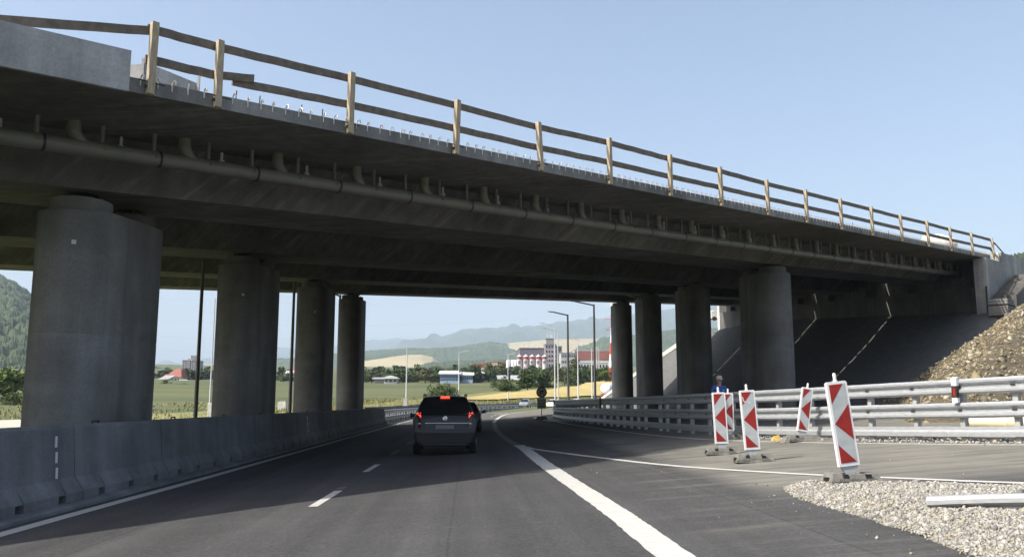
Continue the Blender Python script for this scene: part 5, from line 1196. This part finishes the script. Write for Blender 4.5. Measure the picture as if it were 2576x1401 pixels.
# ---------------------------------------------------------------- buildings beyond the field
def building(name, u0, u1, vb, vt, Y, depth, wall, roofm, label, cat="building", roof='flat', rise=0, rows=0, cols=0, wm='glass', band=None, over=.5, turn=0):
    a, c = at(u0, vb, Y), at(u1, vb, Y); H = at(u0, vt, Y).z - a.z; w = c.x - a.x; cx = (a.x + c.x) / 2
    root = thing(name, (cx, Y, a.z), label, cat); root.rotation_euler = (0, 0, turn)
    def put(mb, nm, m, par=root): o = mb.build(nm, m, None); o.parent = par; return o
    mb = MB(); mb.box((0, depth / 2, H / 2 - 1.5), (w, depth, H + 3)); wl_ = put(mb, "walls", wall)
    mb = MB()
    if roof == 'flat': mb.box((0, depth / 2, H + .2), (w + over, depth + over, .4))
    elif roof == 'hip':
        o = over; mb.hexa([(-w / 2 - o, -o, H), (w / 2 + o, -o, H), (w / 2 + o, depth + o, H), (-w / 2 - o, depth + o, H), (-w * .22, depth * .4, H + rise), (w * .22, depth * .4, H + rise), (w * .22, depth * .6, H + rise), (-w * .22, depth * .6, H + rise)])
    elif roof == 'gable':
        o = over; mb.prism([(0, -o, H - .05), (0, depth + o, H - .05), (0, depth / 2, H + rise)], (-w / 2 - o, 0, 0), (w / 2 + o, 0, 0))
    elif roof == 'shed': mb.hexa([(-w / 2 - over, -over, H + .003), (w / 2 + over, -over, H + .003), (w / 2 + over, depth + over, H + rise), (-w / 2 - over, depth + over, H + rise), (-w / 2 - over, -over, H + .35), (w / 2 + over, -over, H + .35), (w / 2 + over, depth + over, H + rise + .35), (-w / 2 - over, depth + over, H + rise + .35)])
    elif roof == 'arc':
        P = [(-w / 2 - over + (w + 2 * over) * t / 10, -over, H + rise * math.sin(math.pi * t / 10)) for t in range(11)]; mb.prism(P, (0, 0, 0), (0, depth + 2 * over, 0))
    put(mb, "roof", roofm)
    for r_ in range(rows):
        for k in range(cols):
            mb = MB(); ww, hh = w / cols * .55, H / rows * .42; mb.box((-w / 2 + w * (k + .5) / cols, -.02, H * (r_ + .52) / rows), (ww, .12, hh)); put(mb, "window", M[wm], wl_)
    if band:
        mb = MB(); mb.box((0, -.05, H * band[0]), (w + .05, .2, H * band[1])); put(mb, "band", band[2], wl_)
    return root
c_ = lambda n_, col: mat(n_, col, .8, .12, .3)
red = c_("red_tiles", (.27, .095, .07)); redm = c_("red_metal", (.30, .05, .045)); grey = c_("grey_render", (.36, .36, .36)); whit = c_("white_render", (.55, .55, .54)); lil = c_("lilac_cladding", (.135, .115, .14)); brick = c_("brick_wall", (.24, .09, .07)); dgrey = c_("dark_concrete", (.20, .20, .20)); blu = c_("blue_wall", (.28, .36, .50)); dblu = c_("blue_band", (.06, .10, .22)); sand = c_("sand_render", (.42, .32, .25)); wroof = c_("white_roof", (.66, .66, .66)); groof = c_("grey_roof", (.30, .30, .31)); pinkish = c_("tower_panels", (.27, .24, .27))
t = building("tower_block", 457, 492, 945, 907, 620, 16, pinkish, dgrey, "grey lilac tower block beside the bronze pole", rows=9, cols=6)
mb = MB(); mb.box((1.6, 8, 13.2), (5, 5, 3)); mb.build("lift_house", dgrey, None).parent = t
mb = MB(); mb.box((-.2, -.2, 5), (1.6, .3, 14)); mb.build("stair_strip", dgrey, None).parent = t
building("house", 420, 453, 965, 948, 318, 11, whit, red, "house with a red hipped roof left of the bronze pole", "house", 'hip', 3.0, 1, 4)
building("house", 409, 424, 962, 951, 330, 8, grey, red, "small red roofed house tucked left of the larger one", "house", 'gable', 1.6, 1, 2)
building("shed", 400, 419, 968, 956, 300, 7, dgrey, groof, "dark shed roof at the right side of the nearest pier", "shed", 'shed', 1.5)
building("house", 452, 470, 967, 957, 312, 8, whit, wroof, "white flat house right of the red hipped roof", "house", 'flat', 0, 1, 3)
building("garage", 438, 452, 971, 966, 296, 6, whit, wroof, "low white garage below the red roofed house", "garage", 'shed', .4)
building("shelter", 546, 567, 967, 961, 300, 6, dgrey, wroof, "low shelter with a bright white roof beside the second pier", "shelter", 'flat')
building("house", 733, 752, 952, 942, 318, 9, grey, red, "red roofed house between the second and third left piers", "house", 'gable', 3, 1, 3)
building("house", 716, 737, 962, 948, 305, 9, grey, groof, "grey roofed house left of the pole between piers", "house", 'gable', 2.4, 1, 3)
building("house", 706, 722, 940, 934, 420, 9, whit, wroof, "small pale house high beside the second left pier", "house", 'shed', .6)
building("kiosk", 966, 999, 963, 952, 282, 7, grey, wroof, "grey kiosk with curved white roof at the field edge", "kiosk", 'arc', 1.0, 1, 3)
building("shed", 940, 965, 962, 954, 288, 7, dgrey, groof, "row of dark low sheds left of the kiosk", "shed", 'shed', .8)
t = building("shed", 1107, 1156, 960, 941, 285, 10, blu, wroof, "longer two storey blue and white shed at the field edge", "shed", 'shed', 1.2, 2, 9, band=(.58, .14, dblu))
building("shed", 1150, 1189, 958, 944, 288, 10, blu, wroof, "shorter blue and white shed joined to the longer one", "shed", 'shed', 1.2, 1, 8)
building("annex", 1190, 1216, 955, 940, 300, 9, grey, wroof, "grey low annex right of the blue sheds", "building", 'shed', .8, 1, 3)
building("warehouse", 1188, 1222, 945, 917, 520, 22, whit, redm, "white warehouse with a red eave band, leftmost of the works", "warehouse", 'flat', 0, 0, 0, band=(.86, .30, redm))
building("warehouse", 1222, 1252, 945, 909, 516, 22, sand, groof, "sand coloured block between the red banded warehouses", "warehouse", 'flat', 0, 1, 3)
building("warehouse", 1252, 1300, 945, 912, 520, 22, whit, redm, "white warehouse with a red eave band left of the silos", "warehouse", 'flat', 0, 0, 0, band=(.86, .32, redm))
br = building("factory_hall", 1308, 1378, 948, 876, 500, 30, lil, dgrey, "lilac clad factory hall behind the white silos", "factory", 'flat', 0)
H_ = 17; 
for k in range(5):
    mb = MB(); x = -6.4 + k * 3.1; mb.tube([(x, 4, 16.4), (x, 4, 17.8)], .28, 8); mb.tube([(x, 4, 17.8), (x, 4, 18.3)], .5, 8); mb.build("roof_vent", M['white_pl'], None).parent = br
for k in range(9):
    mb = MB(); mb.box((-7.2 + k * 1.7, -.05, 10.2), (.9, .15, 1.0)); mb.build("window", M['glass'], None).parent = br
tw = building("factory_tower", 1372, 1400, 948, 867, 494, 12, c_("tower_grey", (.27, .24, .26)), dgrey, "stepped grey factory tower with masts on its roof", "tower", 'flat', 0, 7, 4)
mb = MB(); mb.box((0, 5, 20), (4.4, 4, 4)); mb.box((-.3, 5, 22.3), (4.8, 4.4, .4)); mb.build("penthouse", dgrey, None).parent = tw
for x, h in ((-1.6, 5), (.2, 6.5), (1.2, 4)): mb = MB(); mb.tube([(x, 5, 22), (x, 5, 22 + h)], .07, 6); mb.tube([(x, 5, 23.2), (x, 5, 25)], .18, 6); mb.build("aerial", M['white_pl'], None).parent = tw
building("factory_wing", 1400, 1414, 948, 872, 498, 10, dgrey, dgrey, "dark side wing right of the factory tower", "factory", 'flat', 0, 6, 2)
building("office_block", 1412, 1448, 948, 888, 470, 12, grey, groof, "grey office block behind the two tall dark lamps", "building", 'flat', 0, 4, 8)
building("brick_hall", 1446, 1542, 948, 881, 480, 26, whit, groof, "long hall with a red brick upper wall left of the mast", "hall", 'flat', 0, 0, 0, band=(.80, .34, brick))
building("hall_annex", 1452, 1530, 948, 912, 466, 10, whit, wroof, "white annex with dark windows below the brick hall", "hall", 'flat', 0, 2, 10)
building("plinth_building", 1298, 1378, 950, 930, 446, 14, whit, redm, "low white plinth with a red roof edge under the silos", "building", 'shed', .5, 0, 0)
for k in range(5):
    u = 1306.7 + k * 15.8; b = at(u, 929, 452); top = at(u, 897, 452); Hs = top.z - b.z; r_ = 1.27
    s_ = thing("silo", tuple(b), "%s of the five white silos with red caps" % ["leftmost", "second from left", "middle", "second from right", "rightmost"][k], "silo", "white factory silos")
    def put(mb, nm, m, sm=None): o = mb.build(nm, m, None, smooth=sm); o.parent = s_; return o
    mb = MB(); mb.lathe([(r_, -1), (r_, Hs)], n=24); put(mb, "tank", whit, 40)
    mb = MB(); mb.lathe([(r_ + .02, Hs - 1.35), (r_ + .02, Hs - .1)], n=24); put(mb, "red_band", redm, 40)
    mb = MB(); mb.lathe([(r_ + .1, Hs), (r_ + .06, Hs + .2), (.3, Hs + .85), (.15, Hs + 1.3)], n=24); put(mb, "cone_roof", M['white_pl'], 30)
    # dark round emblem with a pale curl, wrapped on the front of the tank
    mb = MB()
    def wrap(p, rr): a = p[0] / r_; return (rr * math.sin(a - .2), -rr * math.cos(a - .2), p[1])
    zc = Hs * .56
    for k2 in range(20):
        a0, a1 = 2 * math.pi * k2 / 20, 2 * math.pi * (k2 + 1) / 20
        q = [wrap((.72 * math.cos(a) * rr2, zc + .8 * math.sin(a) * rr2), r_ + .03) for a, rr2 in ((a0, .62), (a1, .62), (a1, 1), (a0, 1))]; mb.add(q, [(0, 1, 2, 3)])
    for x0, x1, z0, z1 in ((-.25, .15, -.25, .35), (-.4, -.12, -1.15, -.2), (.1, .35, -.95, -.4)):
        q = [wrap((x, zc + z), r_ + .035) for x, z in ((x0, z0), (x1, z0), (x1, z1), (x0, z1))]; mb.add(q, [(0, 1, 2, 3)])
    put(mb, "emblem", M['black'])
    mb = MB(); zz_ = Hs * .22; mb.lathe([(r_ + .015, zz_), (r_ + .015, zz_ + .12)], n=24); put(mb, "seam", grey)
for k, u in enumerate((1279, 1290, 1297)):
    b = at(u, 945, 462); Hs = at(u, 906, 462).z - b.z; s_ = thing("white_tank", tuple(b), "%s of the plain white tanks left of the silos" % ["leftmost", "middle", "rightmost"][k], "tank", "plain white tanks")
    mb = MB(); mb.lathe([(1.2, -1), (1.2, Hs - .5), (.9, Hs), (.2, Hs + .3)], n=18); o = mb.build("body", M['white_pl'], None, smooth=40); o.parent = s_
for u, Y, lab, col in ((1265, 300, "white van parked left of the silver lamp by the works", 'w'), (1300, 300, "white van parked below the silos at the field edge", 'w')):
    q = at(u, 958, Y); v_ = thing("parked_van", tuple(q), lab, "van"); mb = MB(); mb.hexa([(-2.2, 0, .35), (2.2, 0, .35), (2.2, 1.8, .35), (-2.2, 1.8, .35), (-2.1, .1, 2.0), (1.1, .1, 2.0), (1.1, 1.7, 2.0), (-2.1, 1.7, 2.0)]); mb.build("body", M['white_pl'], None).parent = v_
    mb = MB(); mb.box((.6, -.02, 1.4), (1.0, .1, .5)); mb.build("side_window", M['glass'], None).parent = v_
    for x in (-1.4, 1.4): mb = MB(); mb.lathe([(.36, -.1), (.36, .1)], (x, .1, .36), 14, M=Matrix.Rotation(R(90), 3, 'X')); mb.build("wheel", M['tyre'], None).parent = v_
# ---------------------------------------------------------------- lattice masts and power lines
def lattice(name, base, H, w0, w1, bands, label, mats, r_=.09, arms=()):
    root = thing(name, tuple(base), label, "mast"); n = len(bands) - 1
    def wz(z): return w0 + (w1 - w0) * min(1, z / (H * .62)) if z < H * .62 else w1
    for i in range(n):
        za, zb_ = bands[i], bands[i + 1]; mb = MB(); ns = max(1, round((zb_ - za) / max(1.2, wz(za))))
        for j in range(ns):
            z0, z1 = za + (zb_ - za) * j / ns, za + (zb_ - za) * (j + 1) / ns; a, b = wz(z0), wz(z1); c4 = [(-1, -1), (1, -1), (1, 1), (-1, 1)]
            for k in range(4):
                p, q = c4[k], c4[(k + 1) % 4]; A = lambda c, w_, z: (c[0] * w_, c[1] * w_, z)
                mb.bar(A(p, a, z0), A(p, b, z1), r_ * 2, r_ * 2); mb.bar(A(p, a, z0), A(q, b, z1), r_, r_); mb.bar(A(q, a, z0), A(p, b, z1), r_, r_); mb.bar(A(p, b, z1), A(q, b, z1), r_, r_)
        mb.build("section", mats[i % len(mats)], None).parent = root
    for z, l in arms:
        mb = MB()
        for sx in (-1, 1): mb.bar((0, 0, z), (sx * l, 0, z + .1), r_ * 1.5, r_ * 1.5); mb.bar((0, 0, z + 1.3), (sx * l, 0, z + .1), r_, r_); mb.tube([(sx * l, 0, z + .1), (sx * l, 0, z - .7)], .07, 6)
        mb.build("cross_arm", mats[0] if z < 25 else mats[-1], None).parent = root
    return root
b = at(1543, 952, 292); mr_ = flat("mast_red", (.50, .05, .03), .6); mw_ = flat("mast_white", (.72, .72, .72), .6)
lattice("lattice_mast", b, 29, 1.35, .42, [0, 3.6, 8.2, 12.2, 17.2, 22.2, 29], "red and white lattice power mast beside the farthest right pier", [mr_, mw_], .085, [(16.6, 2.2), (20.4, 2.6), (25, 2.4)])
b = at(1504, 952, 262); lattice("lattice_pylon", b, 9.6, .55, .40, [0, 3, 6, 9.6], "small grey lattice pylon right of the tallest dark lamp", [M['lampgrey']], .05)
for nm, pts in (("highest overhead power line crossing above the deck soffit", [(1535, 745), (1251, 758), (924, 766), (560, 757), (400, 750)]), ("upper overhead power line running left from the red mast", [(1535, 781), (1251, 808), (1090, 814), (924, 819), (560, 812), (400, 806)]), ("middle overhead power line running left from the red mast", [(1533, 812), (1251, 840), (1090, 848), (924, 850), (560, 852), (400, 845)]), ("lowest overhead power line running left from the red mast", [(1533, 842), (1380, 858), (1251, 868), (924, 878), (560, 886), (400, 880)])):
    P = spline([at(u, v, 292) for u, v in pts], 6); mb = MB(); mb.tube(P, .022, 4); o = mb.build("power_line", M['lampgrey'], loc=tuple(P[0])); tag(o, nm, "power line")
# ---------------------------------------------------------------- hills
def ridge(name, pts, D, depth, vbase, m, rows=26, nu=150, rough=0, back=True, crown=0, kind='structure', conv=.75, seed=1, lab=None):
    us = np.linspace(pts[0][0], pts[-1][0], nu); vt_ = np.interp(us, [p[0] for p in pts], [p[1] for p in pts]); g = np.random.default_rng(seed); mb = MB()
    for j in range(rows + 3):
        t = min(1, j / rows); Y = D - depth * (1 - t) + (0 if j <= rows else depth * .5 * (j - rows))
        for i, (u, v) in enumerate(zip(us, vt_)):
            P1 = at(u, v, D); vb = vbase(u) if callable(vbase) else vbase; P0 = at(u, vb, D - depth)
            z = P0.z + (P1.z - P0.z) * (1 - (1 - t) ** (1 / conv)) if t < 1 else P1.z - (0 if j == rows else abs(P1.z) * .35 * (j - rows))
            x = P0.x + (P1.x - P0.x) * t; 
            k = rough * (math.sin(x * .011 + Y * .004 + seed) * math.cos(Y * .013 + seed * 2) + .5 * math.sin(x * .031 + seed) * math.cos(Y * .027)) * (math.sin(math.pi * t))
            c = crown * (g.random() - .5)
            mb.v.append((x, Y, z + k + c))
    for j in range(rows + 2):
        for i in range(nu - 1): a = j * nu + i; mb.f.append((a, a + 1, a + nu + 1, a + nu)); mb.m.append(0)
    o = mb.build(name, m, smooth=180); return tag(o, kind=kind)
M['forest'] = mat("far_forest", (.022, .040, .016), .95, .3, .02, col2=(.06, .085, .03), bump=1.0, bscale=.12, detail=12, contrast=(.35, .65)); M['forest'].node_tree.nodes['Bump'].inputs['Distance'].default_value = 6
M['mount'] = mat("mountain_forest", (.03, .05, .022), .95, .25, .004, bump=1, bscale=.01); M['mount'].node_tree.nodes['Bump'].inputs['Distance'].default_value = 40
M['straw'] = mat("stubble", (.27, .23, .135), .95, .10, .01, col2=(.32, .28, .17))
ridge("mountains", [(330, 925), (395, 918), (420, 912), (450, 916), (490, 914), (502, 906), (557, 895), (620, 882), (705, 874), (728, 881), (748, 878), (839, 872), (890, 862), (924, 856), (965, 855), (1004, 851), (1056, 857), (1120, 876), (1300, 900)], 9000, 2200, 935, M['mount'], rough=35, crown=6, seed=3)
ridge("mountains", [(860, 925), (930, 898), (985, 880), (1030, 862), (1056, 857), (1115, 848), (1154, 839), (1172, 832), (1189, 829), (1215, 831.6), (1251, 828), (1272, 824), (1306, 825.6), (1329, 823.5), (1345, 826), (1368, 822), (1389, 816.6), (1433, 811), (1451, 806), (1471, 806.6), (1485, 802), (1507, 807), (1533, 804), (1588, 797), (1620, 788), (1658, 781), (1695, 779), (1750, 772), (1800, 769), (1860, 768), (1990, 775), (2150, 800)], 7200, 2600, 925, M['mount'], rough=45, crown=5, nu=260, seed=7)
ridge("wooded_hill", [(560, 932), (640, 910), (700, 904), (740, 901), (800, 893), (870, 889), (924, 884), (967, 880), (1020, 878.6), (1074, 877.6), (1120, 875), (1154, 872), (1200, 866), (1233, 861), (1251, 864.5), (1290, 868), (1340, 880), (1400, 900), (1460, 915)], 2900, 900, 945, M['forest'], rough=10, crown=5, nu=260, rows=40, seed=11)
ridge("stubble_hill", [(1240, 876), (1262, 866), (1300, 861), (1340, 858), (1389, 853), (1440, 852), (1500, 852), (1560, 852), (1700, 860), (1800, 870)], 2950, 650, 920, M['straw'], rough=3, seed=5, nu=90)
ridge("wooded_hill", [(1425, 908), (1436, 888), (1455, 872), (1480, 866), (1519, 848), (1588, 845), (1640, 836), (1695, 830), (1760, 826), (1850, 830)], 2250, 500, 940, M['forest'], rough=8, crown=5, nu=160, rows=30, seed=17)
ridge("stubble_hill", [(880, 921), (921, 911), (985, 900), (1024, 895), (1059, 894), (1088, 900), (1102, 912)], 1900, 500, 942, M['straw'], rough=2, seed=6, nu=60, conv=.6)
ridge("wooded_hill", [(1046, 934), (1060, 918), (1078, 912), (1110, 912), (1150, 908), (1200, 906), (1260, 905), (1330, 915)], 1500, 350, 946, M['forest'], rough=4, crown=4, nu=130, rows=24, seed=19)
ridge("stubble_hill", [(395, 926), (430, 920), (480, 917), (540, 917), (600, 920), (760, 924)], 1900, 400, 940, M['straw'], rough=2, seed=8, nu=60)
ridge("wooded_hill", [(360, 916), (396, 925), (410, 928), (440, 938), (470, 948)], 900, 200, 955, M['forest'], rough=3, crown=3, nu=80, rows=24, seed=23)
# the steep wooded hill at the left with single crowns showing
def crowns(u, v):
    return 0
us = np.linspace(-160, 330, 300); hp = [(-160, 680), (-60, 690), (0, 706), (30, 716), (60, 738), (100, 768), (150, 800), (250, 860), (330, 905)]
mb = MB(); nu = len(us); rows = 170; g = np.random.default_rng(5); D, dp = 1150, 560
cen = None
pos = np.zeros((rows, nu, 3))
for j in range(rows):
    t = j / (rows - 1)
    for i, u in enumerate(us):
        P1 = at(u, np.interp(u, [p[0] for p in hp], [p[1] for p in hp]), D); P0 = at(u, 958, D - dp); pos[j, i] = (P0.x + (P1.x - P0.x) * t, P0.y + (P1.y - P0.y) * t, P0.z + (P1.z - P0.z) * (t ** .85))
cell = 9.5; gx = np.floor(pos[..., 0] / cell).astype(int); gy = np.floor(pos[..., 1] / cell).astype(int); best = np.full(pos.shape[:2], 9e9)
def hsh(a, b, k): return np.modf(np.abs(np.sin(a * 127.1 + b * 311.7 + k * 74.7) * 43758.5453))[0]
hh = np.zeros_like(best)
for dx in (-1, 0, 1):
    for dy in (-1, 0, 1):
        cx, cy = gx + dx, gy + dy; px = (cx + hsh(cx, cy, 1)) * cell; py = (cy + hsh(cx, cy, 2)) * cell; r_ = cell * (.5 + .35 * hsh(cx, cy, 3)); d2 = ((pos[..., 0] - px) ** 2 + (pos[..., 1] - py) ** 2) / r_ ** 2
        hh = np.maximum(hh, np.sqrt(np.maximum(0, 1 - d2)) * (5 + 5 * hsh(cx, cy, 4)))
pos[..., 2] += hh + g.normal(0, .5, hh.shape)
mb.v = [tuple(p) for p in pos.reshape(-1, 3)]
for j in range(rows - 1):
    for i in range(nu - 1): a = j * nu + i; mb.f.append((a, a + 1, a + nu + 1, a + nu)); mb.m.append(0)
tag(mb.build("wooded_hill", mat("hill_forest", (.018, .034, .013), .9, .3, .12, col2=(.046, .068, .022), detail=8), smooth=180), kind='structure')
# small dark wooded crest at the right edge above the wing wall
ridge("wooded_hill", [(2480, 668), (2520, 654), (2550, 642), (2580, 640), (2640, 632), (2720, 640)], 260, 40, 720, M['forest'], rough=1, crown=1.5, nu=60, rows=20, seed=29)
# ---------------------------------------------------------------- haze
hz = MB(); hz.box((0, 4600, 470), (24000, 13600, 1000))
mh = bpy.data.materials.new("haze"); mh.use_nodes = True; n_ = mh.node_tree.nodes; n_.remove(n_["Principled BSDF"]); pv = n_.new("ShaderNodeVolumePrincipled"); pv.inputs['Color'].default_value = (.67, .83, 1, 1); pv.inputs['Density'].default_value = .00016; pv.inputs['Anisotropy'].default_value = 0
mh.node_tree.links.new(pv.outputs[0], n_["Material Output"].inputs['Volume'])
tag(hz.build("haze", mh), kind='stuff')
